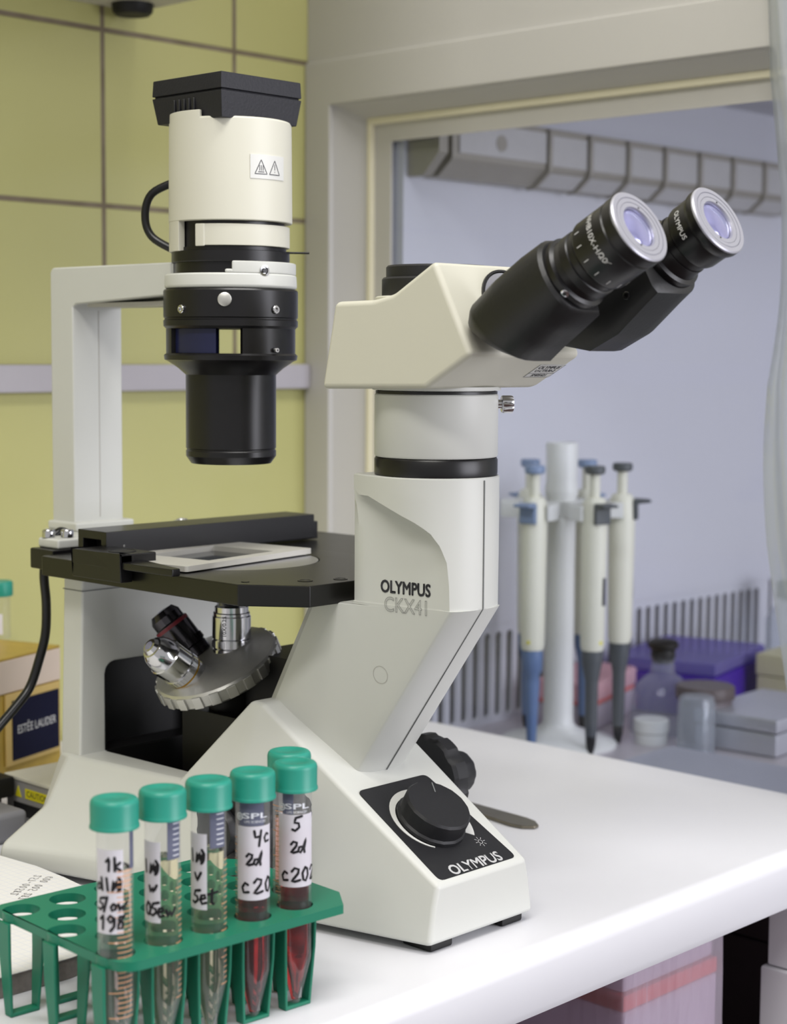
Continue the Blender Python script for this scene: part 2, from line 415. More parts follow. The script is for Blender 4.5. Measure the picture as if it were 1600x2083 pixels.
# support behind the optical axis, hollow towards the front
bm = NB()
def sup_y(z): return .062 - .0035 * (z - .0655) / .116
def sup_ring(z, x0, x1):
    y = sup_y(z); return [V((x1, -y, z)), V((x0, -y, z)), V((x0, y, z)), V((x1, y, z))]
L = []
hole = [(-.041, .0655), (.041, .0655), (.041, .116)] + [(.033 + .008 * cos(rad(a)), .116 + .008 * sin(rad(a))) for a in (30, 60, 90)] + [(-.033 + .008 * cos(rad(a)), .116 + .008 * sin(rad(a))) for a in (90, 120, 150)] + [(-.041, .116)]
outer = [(-.062, .0635), (-.041, .0635)] + [(-.041, .116)] + [(-.033 + .008 * cos(rad(a)), .116 + .008 * sin(rad(a))) for a in (150, 120, 90)] + [(.033 + .008 * cos(rad(a)), .116 + .008 * sin(rad(a))) for a in (90, 60, 30)] + [(.041, .116), (.041, .0635), (.062, .0635), (.0585, .1815), (-.0585, .1815)]
bm = plate(outer, [], YZ, -.0975, -.077)
obj('stage_support', bm, CREAM, mic, .0018, 3)
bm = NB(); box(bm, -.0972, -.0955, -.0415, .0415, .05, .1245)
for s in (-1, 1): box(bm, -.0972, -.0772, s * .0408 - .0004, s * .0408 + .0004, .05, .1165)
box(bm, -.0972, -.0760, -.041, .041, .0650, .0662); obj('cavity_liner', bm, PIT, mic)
b2 = NB(); box(b2, -.0977, -.0766, -.0591, .0591, .1715, .1721); obj('support_seam', b2, GREYPR, mic)

# control panel on the sloping front
pn = V((S, 0, 1)).normalized(); pv = V((-1, 0, S)).normalized(); PO = V((.212, 0, .0375))
SL = lambda u, v, d: PO + V((0, 1, 0)) * u + pv * v + pn * d
def roundpoly(pts, r, n=4):
    out = []; k = len(pts)
    for i in range(k):
        p = V(pts[i]); a = (V(pts[i - 1]) - p).normalized(); b = (V(pts[(i + 1) % k]) - p).normalized()
        for j in range(n + 1):
            t = j / n; out.append(tuple(p + a * r * (1 - t) ** 2 + b * r * t ** 2))
    return out
bm = NB(); prism(bm, roundpoly([(-.0335, .0025), (.0312, .0025), (.0235, .0768), (-.0335, .0768)], .004), SL, -.0006, .0007)
panel = obj('control_panel', bm, BLACKM, mic)
bm = text('OLYMPUS', .0098, lambda u, v, d: SL(u - .0005, v + .0063, .0009), bold=.02); obj('lettering', bm, WHITEPR, panel)
kc = (-.0045, .0425)
bm = NB()
def wedge(a0, a1, r0, r1a, r1b, n=24):
    P = []
    for i in range(n + 1):
        a = rad(a0 + (a1 - a0) * i / n); P.append((kc[0] + r0 * cos(a), kc[1] + r0 * sin(a)))
    for i in range(n, -1, -1):
        a = rad(a0 + (a1 - a0) * i / n); r = r1a + (r1b - r1a) * i / n; P.append((kc[0] + r * cos(a), kc[1] + r * sin(a)))
    return P
prism(bm, wedge(235, 62, .0215, .0222, .0272), SL, .0007, .0010); prism(bm, wedge(-8, -40, .0215, .0272, .0275, 8), SL, .0007, .0010)
obj('dial_scale', bm, STICK, panel)
bm = NB(); c0 = (.0165, .0195)
strokes(bm, [[(c0[0] + .0015 * cos(rad(a)), c0[1] + .0015 * sin(rad(a))) for a in range(0, 361, 45)]] + [[(c0[0] + .0024 * cos(rad(a)), c0[1] + .0024 * sin(rad(a))), (c0[0] + .0037 * cos(rad(a)), c0[1] + .0037 * sin(rad(a)))] for a in range(0, 360, 45)], .0003, lambda u, v, d: SL(u, v, .0007 + d))
obj('sun_symbol', bm, WHITEPR, panel)
bm = NB(); kO = SL(kc[0], kc[1], 0)
lathe(bm, [(.0208, .0008), (.0208, .0030), (.0197, .0042), (.0197, .0128), (.0186, .0142), (0, .0146)], kO, pn, 64, rfun=lambda a: 1 + .012 * (1 if cos(a * 16) > .2 else 0))
dial = obj('brightness_dial', bm, BLACKM, panel, smooth=30)
bm = NB(); pa = rad(-28); obox(bm, SL(kc[0], kc[1], .0146), V((0, 1, 0)) * cos(pa) + pv * sin(pa), pv * cos(pa) - V((0, 1, 0)) * sin(pa), pn, -.0003, .0003, .010, .0180, -.0008, .0001)
d = obj('pointer_line', bm, GREYPR, dial)

# focus knobs, left and right
def knob(sy, y0, y1, y2, r1, r2):
    ax = (0, sy, 0); O = (.113, 0, .062); o = NB()
    lathe(o, [(.012, .04), (.012, y0 - .002), (r1 - .0015, y0), (r1, y0 + .0025), (r1, y1 - .0025), (r1 - .0025, y1), (.0115, y1)], O, ax, 72, rfun=lambda a: 1 + .035 * (1 if cos(a * 9) > -.3 else -.3))
    k = obj('coarse_focus_knob', o, BLACKM, mic, smooth=30); o = NB()
    lathe(o, [(.0095, y1 - .0005), (r2 - .001, y1 + .001), (r2, y1 + .003), (r2, y2 - .004), (r2 - .0014, y2 - .001), (0, y2)], O, ax, 48, rfun=lambda a: 1 + .03 * (1 if cos(a * 10) > 0 else 0))
    obj('fine_focus_knob', o, BLACKM, k, smooth=30)
knob(1, .0575, .0715, .0945, .0272, .0134); knob(-1, .0760, .1025, .1110, .0272, .0134)

# observation column ---------------------------------------------------
def lerp_tab(tab, x):
    for (a, p), (b, q) in zip(tab, tab[1:]):
        if a <= x <= b: return p + (q - p) * (x - a) / (b - a)
    return tab[0][1] if x < tab[0][0] else tab[-1][1]
XB = [(.186, .2034), (.1985, .2032), (.2115, .2024), (.2205, .2000), (.2285, .1955), (.2335, .1880), (.2387, .1765), (.2440, .1600), (.2500, .1370)]
R0 = .0357
def yo(x): return R0 - .0080 * (max(0, .174 - x) / .0378) ** 1.6 if x < .174 else math.sqrt(max(0, R0 * R0 - (x - .174) ** 2))
def yi(x): return min(.0205 + (.2034 - x) * .12, yo(x))
def low_y(x, Xr, Xb):
    e = min(1, max(0, (x - Xr) / .034))
    return .0206 + max(0, Xb - x) * .12 - .0050 * (1 - e) ** 2
def col_ring(z, rear=None):
    if z >= .185: Xf, Xr = .174 + R0, .1362
    else: Xf, Xr = .174 + R0 - .713 * (.185 - z), .067 + .55 * (z - .1245)
    Xt = Xr
    if rear is not None: Xr = rear
    half = [(Xr, 0)]
    if z >= .185:
        Xb = max(lerp_tab(XB, z), Xr + .0012); half += [(Xr, yi(Xr) - .0015)]
        for i in range(1, 15):
            x = Xr + .0009 + (Xb - Xr - .0009) * i / 14
            LR = lerp_tab([(.195, .004), (.212, .012), (.232, .03), (.249, .034)], z)
            t = (Xb - x) / LR; rr = (1 - t) ** 2.2 if t < 1 else 0
            half.append((x, min(yo(x), yi(x) + (yo(Xb) - yi(Xb)) * rr)))
        for i in range(1, 17):
            x0 = Xb; a = math.acos(max(-1, min(1, (x0 - .174) / R0))) if x0 > .174 else None
            if a is not None: aa = a * (1 - i / 16); half.append((.174 + R0 * cos(aa), R0 * sin(aa)))
            else:
                L1 = .174 - x0; L2 = R0 * PI / 2; s_ = (L1 + L2) * i / 16
                half.append((x0 + s_, yo(x0 + s_)) if s_ < L1 else (.174 + R0 * sin((s_ - L1) / R0), R0 * cos((s_ - L1) / R0)))
    else:
        Xb = Xf - .0063; half += [(Xr, .0235 if rear is None else low_y(Xr, Xt, Xb) - .0015)]
        for i in range(1, 15):
            t = i / 14; x = Xr + .0009 + (Xb - Xr - .0009) * t
            half.append((x, low_y(x, Xt, Xb)))
        for i in range(1, 17):
            a = PI / 2 * i / 16; half.append((Xb + .0063 * sin(a), .0205 * cos(a)))
    half[-1] = (half[-1][0], 0)
    return [V((x, -y, z)) for x, y in half] + [V((x, y, z)) for x, y in half[-2:0:-1]]
zs = [.2575, .2568, .2535] + [.249 - .0031 * i for i in range(20)] + [.186, .1851]
rings = [col_ring(zs[0])] + [col_ring(z) for z in zs[1:]] + [col_ring(.1849, .1362), col_ring(.1835, .1362), col_ring(.1825)] + [col_ring(z) for z in (.172, .160, .145, .130, .115, .100, .085, .076)]
for p in rings[0]:
    c = V((.174, 0, p.z)); p += (c - p) * .02
bm = NB(); loft(bm, rings)
col = obj('observation_column', bm, CREAM, mic, smooth=26)
# thin centre seam between the two column halves, and a drawn plug cap
bm = NB(); seam = [V((.174 + R0 + .0001, 0, .256)), V((.174 + R0 + .0001, 0, .1855)), V((.174 + R0 - .713 * (.185 - .083) + .0001, 0, .083))]
for a, b in zip(seam, seam[1:]):
    dd = (b - a).normalized(); nn = V((0, 1, 0)).cross(dd); obox(bm, a, dd, V((0, 1, 0)), nn, 0, (b - a).length, -.00022, .00022, -.0006, .0001)
obj('centre_seam', bm, GREYPR, col)
def side_y(x, z):
    if z >= .185: return -yi(x)
    Xf, Xr = .174 + R0 - .713 * (.185 - z), .067 + .55 * (z - .1245); Xb = Xf - .0063
    return -low_y(x, Xr, Xb)
SIDE = lambda u, v, d: V((u, side_y(u, v) - d, v))
bm = text('OLYMPUS',   .0098, lambda u, v, d: SIDE(.1740 + u, .1950 + v, .0003), bold=.022, sx=.80, sub=.003); obj('lettering', bm, INK, col)
def outline_text(body, size, f, w):
    c = bpy.data.curves.new('txt', 'FONT'); c.body = body; c.size = 1; c.align_x = 'CENTER'; c.align_y = 'CENTER'; c.fill_mode = 'NONE'; c.resolution_u = 4
    b = curve_mesh(c); o = NB()
    for e in b.edges:
        p, q = [(v.co.x * size, v.co.y * size) for v in e.verts]
        strokes(o, [[p, q]], w, f, step=.01)
    b.free(); return o
bm = outline_text('CKX41', .0118, lambda u, v, d: SIDE(.1750 + u * .86, .1850 + v, .0004), .00024)
if len(bm.verts): obj('model_lettering', bm, OUTL, col, weld=False)
bm = NB(); strokes(bm, [[(.1540 + .0050 * cos(rad(a)), .1440 + .0050 * sin(rad(a))) for a in range(0, 361, 15)]], .0004, lambda u, v, d: SIDE(u, v, d))
obj('plug_cap', bm, GREYP, col)

# black and white rings under the head
bm = NB(); lathe(bm, [(.031, .2572), (.0343, .2578), (.0345, .2590), (.0345, .2664), (.0338, .2674), (.031, .2676)], (.174, 0, 0), n=96); obj('black_ring', bm, BLACK, mic)
bm = NB(); lathe(bm, [(.030, .2676), (.0338, .2678), (.0345, .2688), (.0345, .3020), (.0338, .3027), (.032, .3027), (.032, .3046), (.0358, .3048), (.0358, .3068)], (.174, 0, 0), n=96)
ring = obj('tube_sleeve', bm, CREAM, mic)
bm = NB(); lathe(bm, [(.0328, .3026), (.0340, .3028), (.0340, .3042), (.0328, .3044)], (.174, 0, 0), n=64, closed=True); obj('shadow_gap', bm, BLACK, ring)
bm = NB(); lathe(bm, [(.0025, .0330), (.0025, .0368), (.0044, .0370), (.0048, .0378), (.0048, .0425), (.0043, .0434), (0, .0434)], (.174, 0, .2968), (.62, .78, 0), 28, rfun=lambda a: 1 + .05 * cos(a * 14)); obj('clamp_screw', bm, CHROME, ring)

# head ---------------------------------------------------------------
HP = [(.1391, .3530), (.1688, .3535), (.1838, .3566), (.2134, .3734), (.2396, .3243), (.2077, .3064), (.1289, .3050)]
bm = NB(); prism(bm, HP, XZ, -.046, .046); head = obj('trinocular_head', bm, CREAM2, mic, .0032, 4, 10)
bm = NB(); lathe(bm, [(.0345, .352), (.0345, .3555), (.0335, .3562), (.031, .3562)], (.174, 0, 0), n=64); obj('port_collar', bm, CREAM2, head)
bm = NB(); lathe(bm, [(.0305, .356), (.0308, .3565), (.0308, .3655), (.0300, .3665), (.0285, .3667), (.0285, .3722), (.0275, .3732), (0, .3734)], (.174, 0, 0), n=64); obj('port_cap', bm, BLACKM, head)
fd = (V((.2396, 0, .3243)) - V((.2134, 0, .3734))).normalized(); fn = V((-fd.z, 0, fd.x)).normalized()
if fn.x < 0: fn = -fn
FC = V((.2270, .004, .3480))
bm = NB(); lathe(bm, [(.0245, -.001), (.0245, .0012), (.0232, .0014), (.0230, .0004), (0, .0004)], FC, fn, 64); hr = obj('hinge_disc', bm, BLACK, head)
bm = NB(); lathe(bm, [(.0226, .0004), (.0226, .0009), (0, .0009)], FC, fn, 64); obj('disc_face', bm, ALUP, hr)
# maker's label on the lower slanted face
la = V((.2396, 0, .3243)); lb = V((.2077, 0, .3064)); lv = (la - lb).normalized(); ln = V((lv.z, 0, -lv.x))
LF = lambda u, v, d: lb + V((0, 1, 0)) * u + lv * v + ln * d
bm = NB(); prism(bm, [(.0215, .0125), (.0435, .0125), (.0435, .0265), (.0215, .0265)], LF, .0, .0002); lab = obj('maker_label', bm, STICK, head)
bm = NB(); strokes(bm, [[(.0215, .0125), (.0435, .0125), (.0435, .0265), (.0215, .0265), (.0215, .0125)], [(.0215, .0168), (.0435, .0168)]], .0003, lambda u, v, d: LF(u, v, .0002 + d))
obj('label_border', bm, INK, lab)
for tx, vv, sz in (('OLYMPUS', .0232, .0042), ('U-CTR30-2', .0196, .0036), ('5M05421', .0146, .0036)):
    obj('lettering', text(tx, sz, lambda u, v, d: LF(.0325 + u, vv + v, .0003), bold=.02), INK, lab)

# binocular tubes ------------------------------------------------------
TA = rad(29); ed = V((cos(TA), 0, sin(TA))); ew = V((-sin(TA), 0, cos(TA))); ey = V((0, 1, 0))
def binoc(sy):
    E0 = V((.3323, -.031, .386)) if sy < 0 else V((.3358, .031, .3925))
    B = lambda s, y, w: E0 + ed * s + ey * y + ew * w       # s along the tube, y across, w up
    out = []
    # prism housing: outline rings along the tube; the outer side is round, the inner side flat
    def ringpts(s, cw, hw, yin, yout, sh):
        pts = []
        n = 14
        for i in range(n + 1):
            a = -PI / 2 + PI * i / n
            pts.append(B(s + sh * sin(a) , yout * cos(a) ** .8 * (1 if True else 0), cw + hw * sin(a)) if False else B(s - sh * sin(a), (yout * (cos(a) ** .75 if cos(a) > 1e-6 else 0)), cw + hw * sin(a)))
        pts.append(B(s - sh, yin * .9, cw + hw)); pts.append(B(s - sh * .8, yin, cw + hw * .8)); pts.append(B(s + sh * .8, yin, cw - hw * .8)); pts.append(B(s + sh, yin * .9, cw - hw))
        return pts
    o = NB()
    yin = .0125 if sy < 0 else -.023; yout = -.0215 if sy < 0 else .0215
    if sy < 0:
        secs = [(-.1010, -.0045, .0150, .008, -.0165, .0085), (-.1005, -.0045, .0158, .0115, -.0172, .0085), (-.0950, -.0050, .0208, yin, -.0208, .0085), (-.0935, -.0048, .0216, yin, -.0214, .0082), (-.078, -.0022, .0222, yin, yout, .0040), (-.062, -.0008, .0222, yin, yout, 0), (-.0475, 0, .0212, yin, yout, 0), (-.0458, 0, .0195, yin * .9, yout * .92, 0)]
    else:
        secs = [(-.104, .006, .0095, -.020, .014, -.004), (-.098, .001, .0165, yin, .0195, -.004), (-.084, -.0035, .0235, yin, yout, -.003), (-.066, -.0035, .0245, yin, yout, -.001), (-.045, -.0010, .0222, yin, yout, 0), (-.0360, 0, .0215, yin, yout, 0), (-.0345, 0, .0195, yin * .9, yout * .92, 0)]
    loft(o, [ringpts(*q) for q in secs])
    h = obj('prism_housing', o, BLACKG, mic, smooth=42)
    s0 = -.0465 if sy < 0 else -.0352
    # eyepiece tube
    o = NB(); lathe(o, [(.0185, s0 - .002), (.0192, s0 + .001), (.0192, s0 + .0045), (.0172, s0 + .0055), (.0165, s0 + .0095), (.0165, s0 + .012)], E0, ed, 64); obj('tube_socket', o, BLACK, h)
    if sy < 0:
        o = NB(); lathe(o, [(.0160, -.0375), (.0178, -.0370), (.0178, -.0325), (.0170, -.032), (.0170, -.0285), (.0178, -.028), (.0186, -.0268), (.0190, -.0258), (.0190, -.0075), (.0184, -.0068), (.0184, -.0060), (.0194, -.0055), (.0194, -.0008), (.0188, 0), (.0160, 0), (.0160, -.004), (0, -.004)], E0, ed, 96, closed=False)
        ep = obj('eyepiece', o, BLACK, mic, smooth=30)
    else:
        o = NB(); lathe(o, [(.0150, -.030), (.0160, -.0295), (.0160, -.019), (.0172, -.018), (.0178, -.016), (.0178, -.0065), (.0187, -.005), (.0192, -.0035), (.0192, -.0008), (.0186, 0), (.0160, 0), (.0160, -.004), (0, -.004)], E0, ed, 96)
        ep = obj('eyepiece', o, BLACK, mic, smooth=30)
    o = NB(); lathe(o, [(.0104, -.0008), (.0110, .0005), (.0132, .0005), (.01325, .0001), (.01345, .0001), (.0135, .0006), (.0156, .0007), (.0157, .0002), (.0160, .0002), (.0161, .0008), (.0184, .0008), (.0191, .0002), (.0191, -.0012), (.0104, -.0012)], E0, ed, 96, closed=True)
    rg = obj('eyepiece_ring', o, ALUP, ep, smooth=25)
    for a in (62, 242):
        o = NB(); cyl(o, .0005, .0003, .0007, B(0, .0119 * cos(rad(a)), .0119 * sin(rad(a))), ed, 10); obj('spanner_hole', o, BLACK, rg)
    o = NB(); lathe(o, [(.0107, -.0030), (.0107, -.0016), (.0095, -.0008), (.0065, .0000), (.003, .0004), (0, .0005)], E0, ed, 48); obj('eye_lens', o, LENS, ep)
    CYL = lambda r: (lambda u, v, d: E0 + ed * v + (ey * cos(u / r) + ew * sin(u / r)) * (r + d))
    if sy < 0:
        def aro(phi0, r): return lambda u, v, d: CYL(r)(rad(phi0) * r + v, u, d)   # text whose lines run round the barrel
        f = lambda u, v, d: E0 + ed * (-.0150 + v) + (ey * cos(rad(196) - 0 + u / .0190) + ew * sin(rad(196) + u / .0190)) * .01915
        obj('lettering', text('WHB10X-H/20', .0046, lambda u, v, d: E0 + ed * (-.0150 + v) + (ey * cos(rad(172) + u / .0190) + ew * sin(rad(172) + u / .0190)) * .01915, sub=.0015), WHITEPR, ep)
        o = NB(); f2 = lambda u, v, d: E0 + ed * (-.0150 + v) + (ey * cos(rad(212) + u / .0190) + ew * sin(rad(212) + u / .0190)) * (.0190 + d)
        strokes(o, [[(-.0024 + .0012 * cos(rad(a)), .0002 + .0012 * sin(rad(a))) for a in range(0, 361, 40)], [(.0006 + .0012 * cos(rad(a)), .0002 + .0012 * sin(rad(a))) for a in range(0, 361, 40)], [(-.0034, .0006), (-.0028, .002)], [(.0018, .0006), (.0036, .0016)]], .0003, f2)
        obj('spectacles_symbol', o, WHITEPR, ep)
        o = NB()
        for k in range(7):
            a = rad(150 + 24 * k); p = lambda s, r_: E0 + ed * s + (ey * cos(a) + ew * sin(a)) * r_
            t = (-ey * sin(a) + ew * cos(a)); obox(o, p(-.0245, .01905), ed, t, (ey * cos(a) + ew * sin(a)), 0, .0028, -.0002, .0002, -.0002, .00012)
        obj('dioptre_scale', o, WHITEPR, ep)
        o = NB(); lathe(o, [(.01905, -.0253), (.0191, -.0250)], E0, ed, 64)
        o.free()
    else:
        obj('lettering', text('OLYMPUS', .0040, lambda u, v, d: E0 + ed * (-.0115 + v) + (ey * cos(rad(168) + u / .0178) + ew * sin(rad(168) + u / .0178)) * .01795, bold=.01, sub=.0015), WHITEPR, ep)
    # little screws
    if sy < 0:
        pos = [(E0 + ed * (s0 + .0027) + (ey * cos(rad(218)) + ew * sin(rad(218))) * .0190, ey * cos(rad(218)) + ew * sin(rad(218)))]
    else: pos = [(B(-.052, yin, -.014), -ey), (B(-.090, yin, -.010), -ey)]
    for p, nrm in pos:
        o = NB(); lathe(o, [(.0022, -.0006), (.0022, .0003), (.0018, .0006), (.0010, .0006), (.0009, .0001), (0, .0001)], p, nrm, 20); obj('screw', o, CHROME if sy < 0 else BLACK, h)
binoc(-1); binoc(1)
# bridge between the two housings
bm = NB(); lathe(bm, [(.016, 0), (.0195, .002), (.0195, .018), (.018, .020), (0, .020)], FC, fn, 48); obj('hinge_hub', bm, BLACKG, mic)

# stage ---------------------------------------------------------------
ZT = .1945
out = [(-.0985, -.0735), (-.0950, -.077), (.094, -.077), (.1265, -.052), (.1265, .052), (.094, .077), (-.095, .077), (-.0985, .0735)]
bm = plate(out, [circ(0, 0, .0555, 64)], XY, .1822, ZT); stage = obj('stage', bm, STAGEB, mic, .0008, 2)
bm = plate(circ(0, 0, .0550, 72), [circ(0, 0, .016, 40)], XY, .1895, ZT - .0003); obj('stage_insert', bm, ALU, stage, .0004, 2)
bm = NB(); box(bm, -.0955, .058, .0778, .163, .1845, ZT - .0004); obj('stage_extension', bm, STAGEB, mic, .0008, 2)
bm = NB()
for (x, y, r) in ((.108, -.038, .0045), (.1165, -.018, .0042)): lathe(bm, [(r, .0004), (r, .0006), (r * .75, .0006), (r * .7, .0001), (0, .0001)], (x, y, ZT - .0003), n=24)
obj('stage_screw', bm, BLACK, stage)
bm = NB(); lathe(bm, [(.0024, .0004), (.0024, .0006), (0, .0006)], (.088, -.066, ZT - .0003), n=16); obj('stage_screw', bm, BLACK, stage)
bm = NB(); box(bm, .118, .150, -.05, .05, .166, .1830); bm.free()
# rail of the specimen guide
bm = NB(); sec = [(-.072, .1965), (-.072, .2130), (-.0425, .2130), (-.0425, .1965), (-.0480, .1965), (-.0480, .2075), (-.0665, .2075), (-.0665, .1965)]
prism(bm, sec, lambda u, v, d: V((u, d, v)), -.0655, .1130); rail = obj('specimen_guide_rail', bm, BLACK, mic, .0006, 2)
bm = NB(); box(bm, -.0655, -.0490, -.056, .1225, .1950, .2072); obj('sliding_bar', bm, BLACK, rail, .0005, 2)
bm = NB(); lathe(bm, [(.0009, 0), (.0009, .0003), (0, .0003)], (-.0425, -.052, .2035), (1, 0, 0), 12); obj('set_screw', bm, CHROME, rail)
# specimen holder: grey frame with a window, rotated a little, and the black clamp arm
ha = rad(9); hc = V((-.011, -.015, 0))
HF = lambda u, v, d: V((hc.x + u * cos(ha) - v * sin(ha), hc.y + u * sin(ha) + v * cos(ha), d))
HF2 = lambda u, v, d: V((hc.x + u * cos(ha) - v * sin(ha), hc.y + u * sin(ha) + v * cos(ha), d))
bm = plate(rrect(-.0385, .0385, -.058, .064, .002), [rrect(-.021, .029, -.027, .036, .001)], HF, ZT + .0008, ZT + .0042); hold = obj('specimen_holder', bm, GREYP, mic, .0004, 2)
bm = NB(); prism(bm, rrect(-.0205, .0285, -.0265, .0355, .001), HF, ZT + .0002, ZT + .0010); obj('slide_glass', bm, mat('dark slide glass', (40, 44, 46), .08, var=.1), hold)
bm = NB(); box(bm, -.0490, .0000, -.0870, -.0600, .1950, .2040); box(bm, -.0490, .0000, -.0870, -.0780, .1870, .2040); prism(bm, [(-.001, -.0860), (.046, -.0850), (.046, -.0790), (-.001, -.0680)], XY, .1950, .1995)
arm = obj('clamp_arm', bm, BLACK, mic, .0008, 2)
bm = NB(); lathe(bm, [(.0085, .2054), (.0085, .2059), (.0078, .2059), (.0077, .2056), (0, .2056)], (-.016, -.0735, -.0015), n=32); obj('clamp_knob', bm, BLACKM, arm)

# rear block, pillar foot, pillar and arm -------------------------------
bm = NB(); box(bm, -.124, -.0985, -.066, .066, .1835, .1968); box(bm, -.164, -.1235, -.028, .028, .1838, .1965); blk = obj('mounting_block', bm, BLACK, mic, .001, 2)
bm = NB(); box(bm, -.1235, -.101, -.060, .060, .1968, .2032); box(bm, -.165, -.123, -.027, .027, .1968, .2035); box(bm, -.163, -.130, -.0245, .0245, .2035, .2095)
foot = obj('pillar_foot', bm, CREAM, mic, .0015, 3)
for (x, y) in ((-.1170, -.0560), (-.1090, -.0470), (-.1170, .0560), (-.1090, .0470)):
    bm = NB(); lathe(bm, [(.0042, .2035), (.0042, .2075), (.0036, .2085), (.0022, .2086), (.002, .2066), (0, .2066)], (x, y, 0), n=24); obj('bolt', bm, CHROME, foot)
PP = [(-.1625, .203), (-.1625, .3775), (-.1612, .3798), (-.1590, .3808), (-.0335, .3808), (-.0335, .3602), (-.0406, .3602), (-.1340, .3560), (-.1372, .3540), (-.1372, .203)]
bm = NB(); prism(bm, PP, XZ, -.0205, .0205); pillar = obj('illumination_pillar', bm, CREAM, mic, .0022, 3, 12)
bm = NB(); box(bm, -.1374, -.1369, .0005, .0011, .212, .352); box(bm, -.128, -.044, -.0150, .0150, .3540, .3568); obj('cable_channel', bm, GREYP, pillar)

# lamp house ------------------------------------------------------------
A = (0, 0, 0)
def ring_part(o, r0, r1, z0, z1, a0, a1, n=48): return lathe(o, [(r0, z0), (r1, z0), (r1, z1), (r0, z1)], A, (0, 0, 1), n, a0, a1, closed=True)
bm = NB(); lathe(bm, [(.033, .4040), (.0380, .4040), (.0382, .4046), (.0377, .4640), (.0368, .4656), (.034, .4656), (.034, .44), (.033, .44)], A, n=128, closed=True)
ring_part(bm, .0350, .03762, .4600, .4695, -122, -70, 16); ring_part(bm, .0335, .0380, .3860, .4120, -233, -97, 40)
lamp = obj('lamp_house', bm, CREAM2, mic, .0009, 2, 40)
bm = NB(); lathe(bm, [(.0001, .3875), (.033, .3875), (.033, .4655), (.0001, .4655)], A, n=48); obj('lamp_core', bm, BLACK, lamp)
bm = NB(); ring_part(bm, .031, .0366, .3890, .4020, -76, 118, 60); ring_part(bm, .036, .0374, .3885, .4020, -76, -66, 6); obj('filter_drawer', bm, CREAM2, lamp, .0006, 2, 40)
bm = NB(); lathe(bm, [(.026, .3795), (.0362, .3795), (.0366, .3800), (.0366, .3862), (.0345, .3866), (.0345, .3885), (.0, .3885)], A, n=96); cyl(bm, .0007, .034, .049, (0, 0, .3868), (.62, .78, 0), 10); obj('field_lever_ring', bm, BLACK, lamp)
CAPP = [(-.0340, -.0342), (.0312, -.0342), (.0312, .0310), (-.0340, .0310)]
def tier(o, z0, z1, k0, k1): loft(o, [[V((x * k0, y * k0, z0)) for x, y in CAPP], [V((x * k1, y * k1, z1)) for x, y in CAPP]])
bm = NB(); tier(bm, .4640, .4797, .93, 1.0); tier(bm, .4797, .4808, .965, .965); tier(bm, .4808, .4905, 1.0, .985)
cap = obj('vented_cap', bm, BLACKP, lamp, .0007, 2, 40)
bm = NB()
for k in range(5): box(bm, -.0145 + .0046 * k, -.0120 + .0046 * k, -.0345, -.0300, .4640, .4772)
obj('cooling_fin', bm, BLACKM, cap, .0004, 1)
CY = lambda R_, a0: (lambda u, v, d: V(((R_ + d) * cos(rad(a0) + u / R_), (R_ + d) * sin(rad(a0) + u / R_), v)))
bm = NB(); f = CY(.0380, -4)
P_ = rrect(-.0125, .0125, .4290, .4432, .0018, 3); lathe(bm, [(.0379, .4290), (.03835, .4290), (.03835, .4432), (.0379, .4432)], A, (0, 0, 1), 24, -23, 16, closed=True); stk = obj('warning_sticker', bm, STICK, lamp)
bm = NB(); f = CY(.03838, -4)
for c0 in (-.0056, .0046):
    strokes(bm, [[(c0 - .0042, .4318), (c0 + .0042, .4318), (c0, .4402), (c0 - .0042, .4318), (c0, .4318)]], .00045, f, .0008)
strokes(bm, [[(-.0056 + dx, .4338), (-.0056 + dx + .0003, .4350), (-.0056 + dx, .4360), (-.0056 + dx + .0002, .4368)] for dx in (-.0012, 0, .0012)] + [[(-.0076, .4330), (-.0036, .4330)], [(.0046, .4347), (.0046, .4378)], [(.0046, .4333), (.0046, .4336)]], .0004, f, .0008)
obj('warning_symbols', bm, INK, stk)
# collar on the end of the arm
bm = NB(); lathe(bm, [(.030, .3634), (.0398, .3634), (.0412, .3648), (.0408, .3722), (.0398, .3725), (.030, .3725)], A, n=96, closed=True)
ring_part(bm, .0335, .0405, .3724, .3797, -40, 200, 72); ring_part(bm, .0335, .0405, .3724, .3748, -46, -39, 4)
box(bm, -.044, -.0325, -.0196, .0196, .3640, .3800)
collar = obj('collar', bm, CREAM, mic, .0009, 2, 40)
bm = NB(); lathe(bm, [(.0, .3720), (.0342, .3720), (.0342, .3798), (0, .3798)], A, n=64); obj('collar_core', bm, BLACK, collar)
bm = NB(); az = rad(-11); lathe(bm, [(.0032, -.0004), (.0032, .0006), (.0022, .0008), (.0018, .0001), (0, .0001)], (.0405 * cos(az), .0405 * sin(az), .3740), (cos(az), sin(az), 0), 24); obj('hex_screw', bm, CHROME, collar)
bm = NB(); cyl(bm, .0017, .0001, .0009, (.0405 * cos(az), .0405 * sin(az), .3740), (cos(az), sin(az), 0), 6); obj('hex_socket', bm, BLACK, bpy.data.objects['hex_screw'])
